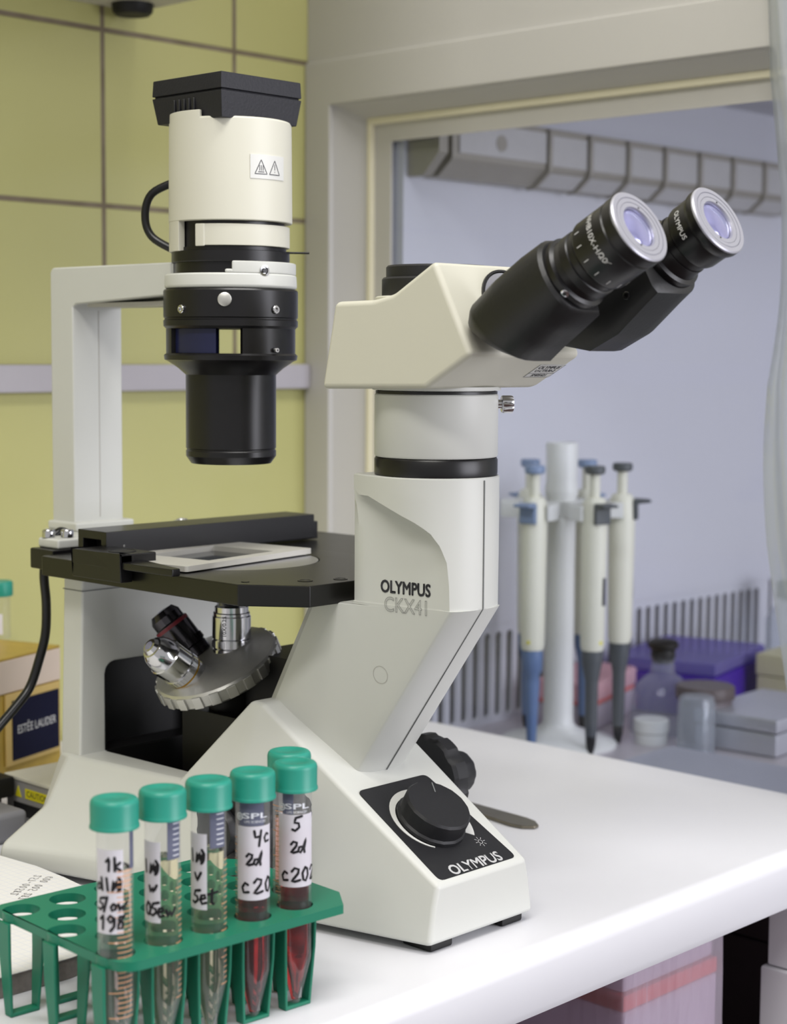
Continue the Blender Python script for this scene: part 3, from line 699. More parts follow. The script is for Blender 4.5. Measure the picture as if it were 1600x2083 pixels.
# condenser
bm = NB(); lathe(bm, [(.025, .3632), (.0412, .3632), (.0418, .3622), (.0418, .3462), (.0411, .3456), (.0411, .3448), (.0418, .3442), (.0418, .3408), (.0402, .3392), (.025, .3392)], A, n=96, closed=True)
cond = obj('condenser', bm, BLACK, mic, smooth=30)
bm = NB(); ring_part(bm, .033, .0402, .3238, .3393, -31, 126, 48); ring_part(bm, .033, .0402, .3238, .3393, 152, 254, 36); obj('filter_cage', bm, BLACK, cond)
bm = NB(); lathe(bm, [(.018, .3240), (.0402, .3240), (.0416, .3228), (.0412, .3200), (.0392, .3192), (.0330, .3150), (.0282, .3108), (.0282, .2652), (.0277, .2646), (.0277, .2640), (.0282, .2634), (.0282, .2602), (.0250, .2556), (.022, .2556), (.018, .262)], A, n=96, closed=True); obj('condenser_lens_tube', bm, BLACK, cond, smooth=30)
bm = NB(); ring_part(bm, .031, .0372, .3242, .3390, -106, -55, 20); obj('filter_slider', bm, NAVYB, cond)
bm = NB(); lathe(bm, [(0, .2612), (.0185, .2600), (.0185, .268), (0, .27)], A, n=40); obj('condenser_lens', bm, LENS, cond)
for a_, z_, r_, nm in ((-46, .3565, .0042, 'centring_knob'), (-86, .3507, .0026, 'set_screw'), (-1, .3507, .0026, 'set_screw'), (0, .3262, .0015, 'set_screw')):
    az = rad(a_); bm = NB(); lathe(bm, [(r_, -.001), (r_, .0012), (r_ * .85, .0016), (r_ * .5 if nm != 'centring_knob' else 0, .0016)] + ([(r_ * .45, .0004), (0, .0004)] if nm != 'centring_knob' else []), (.0416 * cos(az), .0416 * sin(az), z_), (cos(az), sin(az), 0), 24); obj(nm, bm, STEEL if nm == 'centring_knob' else CHROME, cond)
# lamp cords
bm = NB(); tube(bm, [(-.036, -.012, .432), (-.050, -.022, .424), (-.0545, -.024, .410), (-.050, -.022, .397), (-.036, -.014, .388)], .0026); obj('lamp_lead', bm, CABLEM, mic)
bm = NB(); tube(bm, [(-.1285, -.0330, .2030), (-.1285, -.0385, .2050), (-.1285, -.0450, .2010), (-.1285, -.0490, .1945), (-.1285, -.0520, .1780), (-.1285, -.0505, .1580), (-.1285, -.0514, .1382), (-.1285, -.0562, .1220), (-.1285, -.0642, .1035), (-.1285, -.0757, .0918), (-.1285, -.0873, .0818), (-.1290, -.112, .060), (-.1310, -.150, .032), (-.1350, -.20, .0160), (-.1400, -.26, .0155)], .0031); obj('power_lead', bm, CABLEM, mic)

# nosepiece and objectives ----------------------------------------------
TN = V((-.0435, -.449, .892)).normalized(); u0 = (V((0, 0, 1)) - TN * TN.z).normalized(); u1 = TN.cross(u0)
RB = .0195; hA = V((0, 0, .1330)); TC = V((-.0035, -.0112, .1312))
bm = NB()
lathe(bm, [(.012, -.016), (.014, -.0135), (.030, -.0125), (.0385, -.0105), (.0400, -.0090), (.0405, -.0015), (.0392, 0), (.0375, .0004), (.034, .0016), (.020, .0046), (0, .0052)], TC - TN * .001, TN, 96, rfun=None)
nose = obj('nosepiece', bm, STEEL, mic, smooth=28)
bm = NB()
for k in range(22):
    a = 2 * PI * k / 22; rd = u0 * cos(a) + u1 * sin(a); tg = TN.cross(rd)
    obox(bm, TC + rd * .0400 - TN * .0062, tg, TN, rd, -.0032, .0032, -.0040, .0040, -.001, .0016)
obj('grip_ring', bm, STEEL, nose, .0006, 2)
bm = NB(); cyl(bm, .016, -.045, -.016, TC, TN, 32); obj('nosepiece_mount', bm, PIT, nose)
def objective(k, dirn, prof, m, bands, text_=None):
    rd = u0 * cos(k) + u1 * sin(k); O = TC + rd * RB if k else hA - V((0, 0, .0015))
    o = NB(); lathe(o, prof, O, dirn, 56); ob = obj('objective', o, m, mic, smooth=28)
    for r, h0, h1, mm, nm in bands:
        o = NB(); lathe(o, [(r - .001, h0), (r, h0), (r, h1), (r - .001, h1)], O, dirn, 56, closed=True); obj(nm, o, mm, ob)
    o = NB()
    for i in range(30):
        a = 2 * PI * i / 30; O_, ex_, ey_, ez_ = frame(O, dirn); rr = ex_ * cos(a) + ey_ * sin(a); tt = ez_.cross(rr)
        obox(o, O + rr * .0121, tt, ez_, rr, -.0009, .0009, .0075, .0118, -.0005, .0003)
    obj('grip_band', o, m, ob)
    o = NB(); lathe(o, [(0, prof[-1][1] + .0002), (.0028, prof[-1][1] + .0002), (.0028, prof[-1][1] - .001), (0, prof[-1][1] - .001)], O, dirn, 24); obj('front_lens', o, LENS, ob)
    return ob
def odir(k):
    rd = u0 * cos(k) + u1 * sin(k); c = TN.z; return (TN * c + rd * math.sqrt(1 - c * c)).normalized()
BODY = [(.0100, -.0015), (.0118, 0), (.0121, .001), (.0121, .0060), (.0112, .0066), (.0121, .0072), (.0121, .0122), (.0114, .0126), (.0123, .0132), (.0123, .0268), (.0117, .0275), (.0117, .0290), (.0108, .0296), (.0108, .0330), (.0095, .0340), (.0082, .0385), (.0050, .0390)]
vo = objective(0, odir(0), BODY, CHROME, [(.0114, .0272, .0295, BLACK, 'black_band')])
bm = text('10X/0.25', .0036, lambda u, v, d: V((.01245 * cos(rad(-62) - v / .0123 * 1 + 0), .01245 * sin(rad(-62) - v / .0123), .1330 + .0200 + u)), bold=.01); obj('lettering', bm, INK, vo)
BODY2 = [(.0100, -.0015), (.0118, 0), (.0121, .001), (.0121, .0060), (.0114, .0066), (.0121, .0072), (.0121, .0122), (.0114, .0126), (.0122, .0132), (.0122, .0245), (.0114, .0252), (.0108, .0300), (.0092, .0338), (.0072, .0362), (.0060, .0366), (.0046, .0388), (.0030, .0390)]
objective(PI, odir(PI), BODY2, CHROME, [(.0123, .0061, .0071, GOLD, 'gold_band')])
BODY3 = [(.0100, -.0015), (.0118, 0), (.0118, .006), (.0112, .0065), (.0118, .007), (.0118, .026), (.0105, .0270), (.0105, .032), (.0080, .0360), (.0040, .0365)]
objective(rad(93), odir(rad(93)), BODY3, mat('dark chrome', (70, 68, 72), .16, .9, var=.05), [(.0119, .0235, .0258, REDB, 'red_band')])

# ================================================================== BENCH
bm = NB(); R_ = .0095
sec = [(-.36, -.0395), (.2400, -.0395), (.2455, -.0375), (.2475, -.0330)] + [(.2475 - R_ + R_ * cos(rad(a)), -R_ + R_ * sin(rad(a))) for a in range(0, 91, 15)] + [(-.36, 0)]
prism(bm, sec, XZ, -1.25, .402)
bench = obj('laboratory_bench', bm, TABLE, None, loc=(0, -.4, -.74)); tag(bench, 'long white bench top with rounded front edge carrying the microscope', 'bench')
bm = NB(); box(bm, -.355, -.33, -1.2, .39, -.74, -.0395); box(bm, -.355, .16, -1.23, -1.2, -.74, -.0395); obj('leg_panel', bm, DARKC, bench)

# ================================================================== TEST TUBES IN THE GREEN RACK
ra = rad(3.6); RO = V((.2058, -.2489, 0))
rack = thing('test_tube_rack', (RO.x, RO.y, 0), 'green plastic test tube rack at the near left end of the bench', 'rack')
rx = V((cos(ra), sin(ra) * -1, 0)); 
# local axes: along the front row (a) and towards the back (b)
da = V((sin(ra), cos(ra), 0)); db = V((-cos(ra), sin(ra), 0))
RK = lambda a, b, z: RO + da * a + db * b + V((0, 0, z))
PT = .0264; RW = .0206; ZR = .0520
holes = []
for r in range(5):
    for c in range(5): holes.append((c * PT + (PT / 2 if r % 2 else 0), r * RW))
x0, x1, y0, y1 = -.0075, PT * 4.5 + .0165, -.0165, RW * 4 + .014
outl = [(x0 + .011, y0), (x1 - .012, y0), (x1, y0 + .017), (x1, y1 - .020), (x1 - .017, y1), (x0 + .004, y1), (x0, y1 - .004)] + [(x0 + .011 - .011 * cos(rad(a)), y0 + .011 - .011 * sin(rad(a))) for a in (0, 30, 60)]
bm = plate(outl, [circ(a, b, .0091, 32) for a, b in holes], RK, ZR - .0045, ZR); obj('rack_plate', bm, GREEN, rack, .0007, 2, 50)
def cradle(a, b):
    o = NB()
    for s in (-1, 1):
        zz = [ZR - .004, .03, .001]; yy = [.0103, .0100, .0082]; ww = [.0052, .0047, .0030]
        rings = []
        for z, y, w in zip(zz, yy, ww):
            rings.append([RK(a + s * y, b - w, z), RK(a + s * (y - .0016), b - w, z), RK(a + s * (y - .0016), b + w, z), RK(a + s * y, b + w, z)])
        loft(o, rings)
    rings = [[RK(a + q, b - .003, .0001), RK(a + q, b + .003, .0001), RK(a + q, b + .003, .0021), RK(a + q, b - .003, .0021)] for q in (-.0082, .0082)]
    loft(o, rings)
    obj('tube_cradle', o, GREEN, rack, .0004, 1)
for a, b in holes: cradle(a, b)

GRP = 'capped centrifuge tubes in the green rack'
def cpath(r, az0):
    return lambda u, v, d: V(((r + d) * cos(az0 + u / r), (r + d) * sin(az0 + u / r), v))
def tube_thing(loc, label, liq, level, lab, writing, patch, ticks, logo=False, wsc=1.0):
    """a 15 ml tube with its tip at the origin; azimuths are relative to the side that faces front right"""
    t = thing('centrifuge_tube', loc, label, 'test tube', GRP); ORG[t.name] = V((0, 0, 0))
    F0 = math.atan2(-.7232 - loc[1], .8328 - loc[0])
    Rt = .0083; lo = lambda nm, b, m, p=t, **k: obj(nm, b, m, p, **k)
    b = NB(); lathe(b, [(0, 0), (.0022, 0), (.0030, .0012), (Rt - .0002, .0225), (Rt, .0245), (Rt, .114), (Rt - .0009, .114)], n=48)
    body = lo('tube_barrel', b, TUBE)
    b = NB(); ri = .0071; lathe(b, [(0, .0014), (.0018, .0016), (ri - .0002, .0232), (ri, .0252), (ri, level - .0006), (ri - .0008, level), (0, level)], n=40); lo('liquid', b, liq)
    b2 = NB(); lathe(b2, [(.0084, .1085), (.0113, .1085), (.0113, .1096), (.0111, .1100), (.0109, .1105), (.0110, .1196), (.0107, .1210), (.0099, .1219), (.0085, .1222), (.0060, .1222), (.0054, .1219), (0, .1219)], n=120, rfun=lambda a: 1 + .007 * cos(a * 60))
    lo('screw_cap', b2, TEAL, smooth=34)
    if lab:
        a0, a1, z0, z1 = lab; b = NB(); lathe(b, [(Rt + .00003, z0), (Rt + .00016, z0), (Rt + .00016, z1), (Rt + .00003, z1)], (0, 0, 0), (0, 0, 1), 24, math.degrees(F0) + a0, math.degrees(F0) + a1, closed=True)
        lb_ = lo('paper_label', b, LABEL)
        b = NB(); strokes(b, writing, .00115 * wsc, cpath(Rt + .00016, F0)); obj('handwriting', b, PEN, lb_, weld=False)
    if patch:
        a0, a1, z0, z1, nl = patch; b = NB(); lathe(b, [(Rt + .00002, z0), (Rt + .0001, z0), (Rt + .0001, z1), (Rt + .00002, z1)], (0, 0, 0), (0, 0, 1), 16, math.degrees(F0) + a0, math.degrees(F0) + a1, closed=True)
        pt = lo('writing_patch', b, PATCH)
        if nl:
            b = NB(); am = (a0 + a1) / 2
            strokes(b, [[(rad(am + (a1 - am) * (-.2)) * Rt, z0 + .0018 + (z1 - z0 - .003) * i / (nl - 1)), (rad(am + (a1 - am) * .75) * Rt, z0 + .0018 + (z1 - z0 - .003) * i / (nl - 1))] for i in range(nl)], .00045, cpath(Rt + .0001, F0))
            obj('patch_scale', b, TICKW, pt)
    b = NB(); a0, a1, z0, z1, n_ = ticks
    strokes(b, [[(rad(a0 + ((a1 - a0) * .35 if i % 5 else 0)) * Rt, z0 + (z1 - z0) * i / (n_ - 1)), (rad(a1) * Rt, z0 + (z1 - z0) * i / (n_ - 1))] for i in range(n_)], .0004, cpath(Rt, F0)); obj('graduation_marks', b, TICK, body)
    if logo:
        f = cpath(Rt + .00018, F0); zc = .1010
        b = NB(); strokes(b, [[(-.0068 + .0016 * cos(rad(q)), zc + .0016 * sin(rad(q))) for q in range(-60, 301, 20)], [(-.0068 + .0006 * cos(rad(q)), zc + .0006 * sin(rad(q))) for q in range(0, 361, 40)]], .0006, f)
        t1 = text('SPL', .0062, lambda u, v, d: f(u * 1.45 + .0012, zc + .0004 + v * .62, .00005), bold=.015, sub=.001)
        tm = bpy.data.meshes.new('x'); t1.to_mesh(tm); t1.free(); b.from_mesh(tm); bpy.data.meshes.remove(tm)
        t1 = text('LIFE SCIENCES', .0017, lambda u, v, d: f(u * 1.0 + .0012, zc - .0024 + v, .00005), sub=.001)
        tm = bpy.data.meshes.new('x'); t1.to_mesh(tm); t1.free(); b.from_mesh(tm); bpy.data.meshes.remove(tm)
        obj('logo_print', b, TICKW, body, weld=False)
    return t
def W(ch, u, v, s=1.0):
    """hand-drawn characters, about one unit high"""
    G = {'7': [[(0, .9), (.5, .95), (.2, 0)]], '-': [[(.05, .4), (.45, .42)]], '6': [[(.45, .95), (.1, .6), (.05, .15), (.3, 0), (.45, .3), (.1, .35)]], '.': [[(.1, 0), (.14, .02)]], '1': [[(.1, .7), (.35, 1), (.3, 0)]], '2': [[(0, .75), (.2, 1), (.5, .9), (.45, .6), (0, .05), (.2, 0), (.6, .1)]], '5': [[(.7, 1.05), (.25, .95), (.15, .6), (.45, .55), (.5, .25), (.2, 0), (0, .1)]],
         '4': [[(0, 1), (.08, .5), (.5, .55)], [(.55, 1), (.4, 0), (.38, -.2)]], '0': [[(.25, 1), (.02, .6), (.1, .1), (.3, 0), (.5, .4), (.45, .85), (.25, 1)]], '9': [[(.5, .75), (.2, 1), (0, .75), (.2, .5), (.5, .8), (.45, .2), (.2, -.1)]],
         '8': [[(.5, .9), (.15, .9), (.1, .65), (.4, .45), (.35, .05), (.05, .05), (.1, .4), (.5, .9)]], 'e': [[(0, .35), (.4, .45), (.35, .7), (.1, .65), (0, .3), (.15, 0), (.45, .1)]], 'c': [[(.4, .6), (.2, .72), (0, .4), (.1, .05), (.45, .1)]],
         'd': [[(.35, .5), (.1, .5), (0, .15), (.2, 0), (.4, .3), (.75, 1.2), (.55, .3), (.6, 0)]], 'l': [[(0, 1), (.1, 0)]], 'M': [[(0, 0), (.1, .8), (.15, .1), (.35, .8), (.4, .1), (.65, .8), (.62, 0)]], ')': [[(0, 1.05), (.2, .7), (.15, .2), (-.05, -.1)]],
         '/': [[(0, -.1), (.3, 1.1)]], 'o': [[(.2, .55), (0, .3), (.1, 0), (.35, .1), (.4, .45), (.2, .55)]], 'w': [[(0, .5), (.1, 0), (.3, .4), (.4, 0), (.7, .6)]], 'k': [[(0, 1), (.02, 0)], [(.4, .6), (.05, .3), (.45, 0)]], 'v': [[(-.1, .6), (.15, 0), (.5, .7)]], 't': [[(.2, 1.1), (.15, .1), (.3, 0)], [(-.1, .75), (.6, .9)]], 's': [[(.4, .6), (.1, .55), (.35, .3), (.3, 0), (0, .05)]], 'r': [[(0, .6), (.05, 0)], [(.03, .4), (.35, .62)]]}
    return [[(u + x * s, v + y * s) for x, y in L] for L in G[ch]]
def WR(txt, u, v, s, adv=.62):
    out = []
    for ch in txt:
        if ch != ' ': out += W(ch, u, v, s)
        u += adv * s
    return out
mm = .001
def TL(i, z=.0022): p = RK(i * PT, 0, z); return (p.x + (.0, .0, .0, .0, .0)[i], p.y, z)
T1 = WR('1k', -.0046, .0905, .0060, .75) + WR('ollM)', -.0092, .0815, .0056, .48) + WR('5/ow', -.0086, .0722, .0056, .60) + WR('198', -.0078, .0635, .0064, .68)
tube_thing(TL(0), 'leftmost capped tube of the front row, paper label on its left side', LIQ1, .0905, (-68, 26, .0612, .1000), T1, (52, 84, .090, .1080, 0), (-22, 60, .022, .090, 30), wsc=1.15)
T2 = WR('lM)', -.0094, .0840, .0056, .55) + WR('w', -.0068, .0750, .0056) + WR('05', -.0092, .0640, .0060, .5) + WR('ew', -.0024, .0635, .0062, .62)
tube_thing(TL(1), 'second tube from the left in the front row, pale liquid, narrow label', LIQ2, .0900, (-88, -8, .0605, .0985), T2, (14, 66, .0900, .1080, 7), (44, 80, .024, .084, 24), wsc=1.2)
T3 = WR('lM)', -.0094, .0840, .0056, .55) + WR('v', -.0066, .0750, .0056) + WR('5et', -.0086, .0640, .0062, .72)
tube_thing(TL(2), 'third tube from the left, between the pale tube and the red ones', LIQ2, .0885, (-86, -6, .0610, .0975), T3, (4, 62, .0905, .1080, 7), (44, 80, .024, .084, 24), wsc=1.2)
T4 = WR('4c', .0008, .0880, .0062, .85) + WR('2d', -.0030, .0775, .0056, .62) + WR('c20', -.0052, .0635, .0072, .82)
tube_thing(TL(3), 'capped tube of dark red liquid with 4 written on its label', LIQR, .0868, (-58, 76, .0600, .0963), T4, (-48, 40, .0965, .1080, 0), (-84, -62, .024, .09, 20), True, 1.12)
T5 = WR('5', -.0012, .0895, .0068) + WR('2d', -.0018, .0785, .0056, .62) + WR('c202', -.0066, .0640, .0068, .76)
tube_thing(TL(4), 'capped tube of red liquid with 5 written on its label', LIQR, .0905, (-66, 78, .0610, .0973), T5, (-45, -5, .0975, .1080, 0), (-84, -68, .024, .09, 20), True, 1.12)
p6 = RK(4.5 * PT, RW, .0022)
tube_thing((p6.x, p6.y, .0022), 'capped tube of pink liquid standing in the second row, partly hidden behind another', LIQP, .0890, None, None, None, (-70, -20, .03, .095, 26))

# ================================================================== NOTEBOOK AND SPATULA
bm = NB()
nbo = [(-.150, -.100), (.010, -.112), (.092, -.150), (.1050, -.20), (.1030, -.262), (.095, -.36), (-.150, -.36)]
nb = thing('notebook', (-.02, -.2, 0), 'open squared notebook with pencilled figures lying on the bench beside the green rack', 'notebook')
nbp = [(-.170, -.1205), (-.085, -.1225), (-.045, -.1190), (-.015, -.1205), (.045, -.1275), (.0950, -.150), (.1020, -.2), (.1000, -.262), (.095, -.36), (-.170, -.36)]
bm = NB(); prism(bm, nbp, XY, .0002, .0112); obj('page_block', bm, PAPERE, nb)
bm = NB(); prism(bm, [(x + (.001 if x > 0 else 0), y + .0006) for x, y in nbp], XY, .0113, .0117)
obj('open_page', bm, RULED, nb)
NBF = lambda u, v, d: V((-.008 - u * .30 + v * .80 * 0 - v * .9, -.128 - u * .95 + v * .30, .0117 + d))
pen = mat('pencil', (130, 128, 130), .6, var=0)
bm = NB(); strokes(bm, WR('257-00582', .002, -.004, .0052, .85) + WR('600 005 287', .002, -.0125, .0052, .8), .0005, lambda u, v, d: V((-.030 + .55 * u - v * .83, -.128 - .83 * u * 1 - .4 * v, .0117 + d)))
obj('pencilled_figures', bm, pen, nb, weld=False)
bm = NB(); O_ = V((.062, .194, .0008)); ds = V((.9, -.08, 0)).normalized()
sp0 = V((-.06, .2125, 0)); sp1 = V((.0905, .1955, 0)); ds = (sp1 - sp0).normalized(); dn = V((-ds.y, ds.x, 0)); LL = (sp1 - sp0).length
pts = [(0, -.006), (LL * .5, -.0075), (LL - .014, -.0105), (LL - .004, -.0085), (LL + .002, -.002), (LL + .001, .003), (LL - .008, .0085), (LL - .018, .0100), (LL * .5, .0075), (0, .006)]
prism(bm, pts, lambda u, v, d: sp0 + ds * u + dn * v + V((0, 0, d)), .0004, .0026)
o = obj('spatula', bm, mat('tarnished steel', (128, 122, 108), .34, .85, var=.15, scale=90), None, .0008, 2, loc=(.06, .2, 0)); tag(o, 'flat tarnished steel spatula lying on the bench behind the microscope base', 'spatula')

# ================================================================== THINGS BEHIND, LEFT
gb = thing('gift_box', (-.265, .03, 0), 'gold patterned cardboard box standing against the yellow wall at the left', 'box')
gd = V((-.31, .95, 0)).normalized(); gn = V((gd.y, -gd.x, 0))     # along the front, and out towards the camera
GO = V((-.2440, -.0105, 0)); GB = lambda a, out_, z: GO + gd * a + gn * out_ + V((0, 0, z))
def gbox(o, a0, a1, o0, o1, z0, z1):
    loft(o, [[GB(a0, o0, z), GB(a1, o0, z), GB(a1, o1, z), GB(a0, o1, z)] for z in (z0, z1)])
bm = NB(); gbox(bm, -.14, .072, -.089, 0, .0, .074); obj('box_body', bm, GOLDB, gb, .001, 2)
bm = NB(); gbox(bm, -.14, .072, -.0892, .0006, .074, .0985); obj('lid_band', bm, CARD, gb, .001, 2)
bm = NB(); gbox(bm, -.14, .072, -.089, .0002, .0985, .1005); obj('box_lid', bm, GOLDB, gb, .0006, 2)
bm = NB(); gbox(bm, .0035, .068, .0008, .0020, .020, .0735); fr = obj('sign_border', bm, GOLDF, gb)
bm = NB(); gbox(bm, .0105, .066, .0020, .0030, .0235, .068); sg = obj('navy_sign', bm, NAVY, gb)
bm = text('ESTĒE LAUDER', .0088, lambda u, v, d: GB(.0385 + u, .0032, .0455 + v), bold=0, sx=.80); obj('lettering', bm, WHITEPR, sg)
# small capped tube beside the box
tt = thing('reagent_tube', (-.325, .0435, .1006), 'small teal capped tube standing on the gold box at the left picture edge', 'tube'); ORG[tt.name] = V((0, 0, 0))
bm = NB(); lathe(bm, [(0, 0), (.0078, 0), (.0082, .0015), (.0082, .036), (.0075, .036)], n=36); tb = obj('tube_barrel', bm, TUBE, tt)
bm = NB(); lathe(bm, [(.0082, .0335), (.0100, .0335), (.0103, .0345), (.0103, .0435), (.0095, .0450), (0, .0452)], n=72, rfun=lambda a: 1 + .008 * cos(36 * a)); obj('screw_cap', bm, TEAL, tt)
bm = NB(); lathe(bm, [(.0083, .004), (.00845, .004), (.00845, .020), (.0083, .020)], (0, 0, 0), (0, 0, 1), 20, -110, -20, closed=True); obj('paper_label', bm, LABEL, tt)
# grey device with a caution label
dv = thing('power_supply', (-.165, 0, 0), 'grey instrument box with white lid and yellow caution label behind the microscope base', 'power supply')
bm = NB(); box(bm, -.1945, -.1285, -.0395, .075, .001, .0275); obj('device_case', bm, DEVG, dv, .0008, 2)
bm = NB(); box(bm, -.1960, -.1280, -.0405, .076, .0275, .0302); obj('device_lid', bm, DEVW, dv, .0006, 2)
bm = NB(); lathe(bm, [(.0036, 0), (.0036, .0012), (.0028, .0020), (.0010, .0020), (.0008, .0008), (0, .0008)], (-.1575, -.0215, .0302), n=20); obj('screw', bm, CHROME, dv)
DVF = lambda u, v, d: V((-.163 + u, -.0396 - d, .0195 + v))
bm = NB(); prism(bm, [(-.0085, -.0035), (.022, -.0035), (.022, .0035), (-.0085, .0035)], DVF, 0, .0003); prism(bm, [(-.0205, -.0035), (-.0130, -.0035), (-.0168, .0042)], DVF, 0, .0003); cl = obj('caution_label', bm, YEL, dv)
bm = text('CAUTION', .0058, lambda u, v, d: DVF(u + .006, v, .0004), sx=.95); obj('lettering', bm, INK, cl)
bm = NB(); box(bm, -.185, -.130, -.0402, -.0392, .003, .012); obj('vent_slot', bm, RUBBER, dv)
# black connector entering from the left, grey plug in front
bm = NB(); box(bm, -.2900, -.1790, -.0620, -.0425, .0165, .0310)
o = obj('black_connector', bm, RUBBER, None, .002, 2, loc=(-.24, -.06, .0165)); tag(o, 'black connector block at the left edge beside the grey instrument box', 'connector')
bm = NB(); box(bm, -.30, -.1960, -.0615, -.042, .0, .0163); o = obj('adapter_block', bm, DARKC, None, .0015, 2, loc=(-.25, -.06, 0)); tag(o, 'dark block under the black connector at the left picture edge', 'adapter')
bm = NB(); box(bm, -.2350, -.1320, -.128, -.0640, .0, .0205); o = obj('mains_plug', bm, PLUG, None, .004, 4, loc=(-.18, -.1, 0)); tag(o, 'grey plastic plug block beside the rear foot of the microscope', 'plug')

# ================================================================== ROOM
bm = NB(); box(bm, -.4125, -.3725, -2.2, 2.0, -.74, 2.0); o = obj('wall_left', bm, TILES); structure(o)
bm = NB(); box(bm, -.3722, -.3625, -1.6, .4135, .2905, .3135); o = obj('trim_1', bm, mat('pale tile border', (172, 168, 174), .4, var=.02), None, .002, 2); structure(o)
bm = NB(); box(bm, -.3725, 2.6, -2.2, 2.0, -.78, -.74); o = obj('floor', bm, FLOORM); structure(o)
bm = NB(); box(bm, -.4125, 2.6, -2.2, 2.0, 2.0, 2.04); o = obj('ceiling', bm, mat('white ceiling', (225, 225, 222), .7, var=.01)); structure(o)
bm = NB(); box(bm, -.3725, 2.6, 1.96, 2.0, -.74, 2.0); o = obj('wall_back', bm, mat('pale wall', (205, 203, 196), .6, var=.01)); structure(o)
# wall cupboard whose far corner shows at the top edge
wc = thing('wall_cupboard', (-.2, -.4, .609), 'grey underside of a cupboard on the yellow wall at the top left', 'cupboard')
bm = NB(); box(bm, -.3722, -.12, -.9, .2195, .6105, 1.2); obj('cupboard_body', bm, SHELFM, wc, .0015, 2)
bm = NB(); lathe(bm, [(0, .6015), (.014, .6015), (.0165, .604), (.0175, .6107), (0, .6107)], (-.3470, .195, 0), n=32); obj('black_foot', bm, RUBBER, wc)

# ================================================================== LAMINAR FLOW CABINET
hood = thing('laminar_flow_cabinet', (0, .7, -.74), 'white laminar flow cabinet with a side window, filling the right background', 'cabinet')
HY = .414; HX0, HX1 = -.3720, .360
WX0, WX1, WZ0, WZ1 = -.3386, .330, -.045, .5505
XZd = lambda u, v, d: V((u, d, v))
bm = plate([(HX0, -.055), (HX1, -.055), (HX1, .5915), (HX0, .5915)], [[(WX0, WZ0), (WX1, WZ0), (WX1, WZ1), (WX0, WZ1)]], XZd, HY, HY + .010); obj('side_panel', bm, HOODW, hood, .0016, 3)
bm = NB(); box(bm, HX0, HX1, HY + .004, HY + .05, .590, 1.2); obj('upper_panel', bm, HOODW, hood)
# sloping reveal, cream bead, inner frame, pane
bm = NB(); i0, i1, k0, k1 = -.3085, .300, -.02, .5352
outer_ = [(WX0 - .001, WZ0), (WX1 + .001, WZ0), (WX1 + .001, WZ1 + .001), (WX0 - .001, WZ1 + .001)]; inner_ = [(i0, k0), (i1, k0), (i1, k1), (i0, k1)]
for a in range(4):
    b_ = (a + 1) % 4
    poly(bm, [XZ(*outer_[a], HY + .004), XZ(*outer_[b_], HY + .004), XZ(*inner_[b_], HY + .026), XZ(*inner_[a], HY + .026)])
obj('window_reveal', bm, HOODW, hood, smooth=20)
bm = plate([(i0 - .0032, k0 - .003), (i1 + .003, k0 - .003), (i1 + .003, k1 + .0032), (i0 - .0032, k1 + .0032)], [[(i0 + .003, k0 + .003), (i1 - .003, k0 + .003), (i1 - .003, k1 - .003), (i0 + .003, k1 - .003)]], XZd, HY + .021, HY + .028); obj('window_bead', bm, BEAD, hood, .0015, 3)
bm = plate([(i0 - .002, k0 - .03), (i1 + .03, k0 - .03), (i1 + .03, k1 + .03), (i0 - .002, k1 + .03)], [[(-.2850, -.03), (i1 + .001, -.03), (i1 + .001, .5160), (-.2850, .5160)]], XZd, HY + .026, HY + .0285); obj('window_frame', bm, HOODW, hood)
bm = NB(); box(bm, -.2860, i1 + .02, HY + .0290, HY + .0310, -.035, .517); obj('window_pane', bm, PANE, hood)
IX = -.275; FZ = -.04; IY1 = 1.105
bm = NB(); box(bm, IX - .03, IX, HY + .032, 1.30, .0575, .62); box(bm, IX - .03, IX, 1.085, 1.30, FZ, .0575); obj('rear_wall', bm, HOODI, hood)
sl_ = []; y = .470
while y < 1.07: sl_.append(rrect(y - .0046, y + .0046, -.034, .0505, .0044, 3)); y += .0168
bm = plate([(HY + .032, FZ), (1.09, FZ), (1.09, .0577), (HY + .032, .0577)], sl_, YZ, IX - .004, IX); obj('slotted_panel', bm, HOODI, hood)
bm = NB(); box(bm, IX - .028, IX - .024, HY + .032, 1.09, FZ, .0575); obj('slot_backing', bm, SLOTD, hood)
bm = NB(); box(bm, IX - .03, .355, HY + .032, 1.30, FZ - .02, FZ); obj('work_surface', bm, mat('dull work tray', (196, 190, 194), .45, .25, var=.03), hood)
bm = NB(); box(bm, IX - .03, .355, HY + .032, 1.30, .60, .62); obj('filter_ceiling', bm, HOODI, hood)
bm = NB(); box(bm, IX - .03, .355, 1.27, 1.30, FZ, .6); obj('far_side_wall', bm, HOODI, hood)
bm = NB(); box(bm, HX0, .355, HY + .02, 1.30, -.74, FZ - .0205); obj('cabinet_base', bm, DARKC, hood)
bm = NB(); box(bm, HX0, HX1, HY, HY + .018, -.121, -.056); obj('base_rail', bm, DARKC, hood, .001, 2)
bm = NB(); box(bm, HX0, HX1, HY, HY + .018, -.70, -.1225); obj('base_door', bm, DARKC, hood, .001, 2)
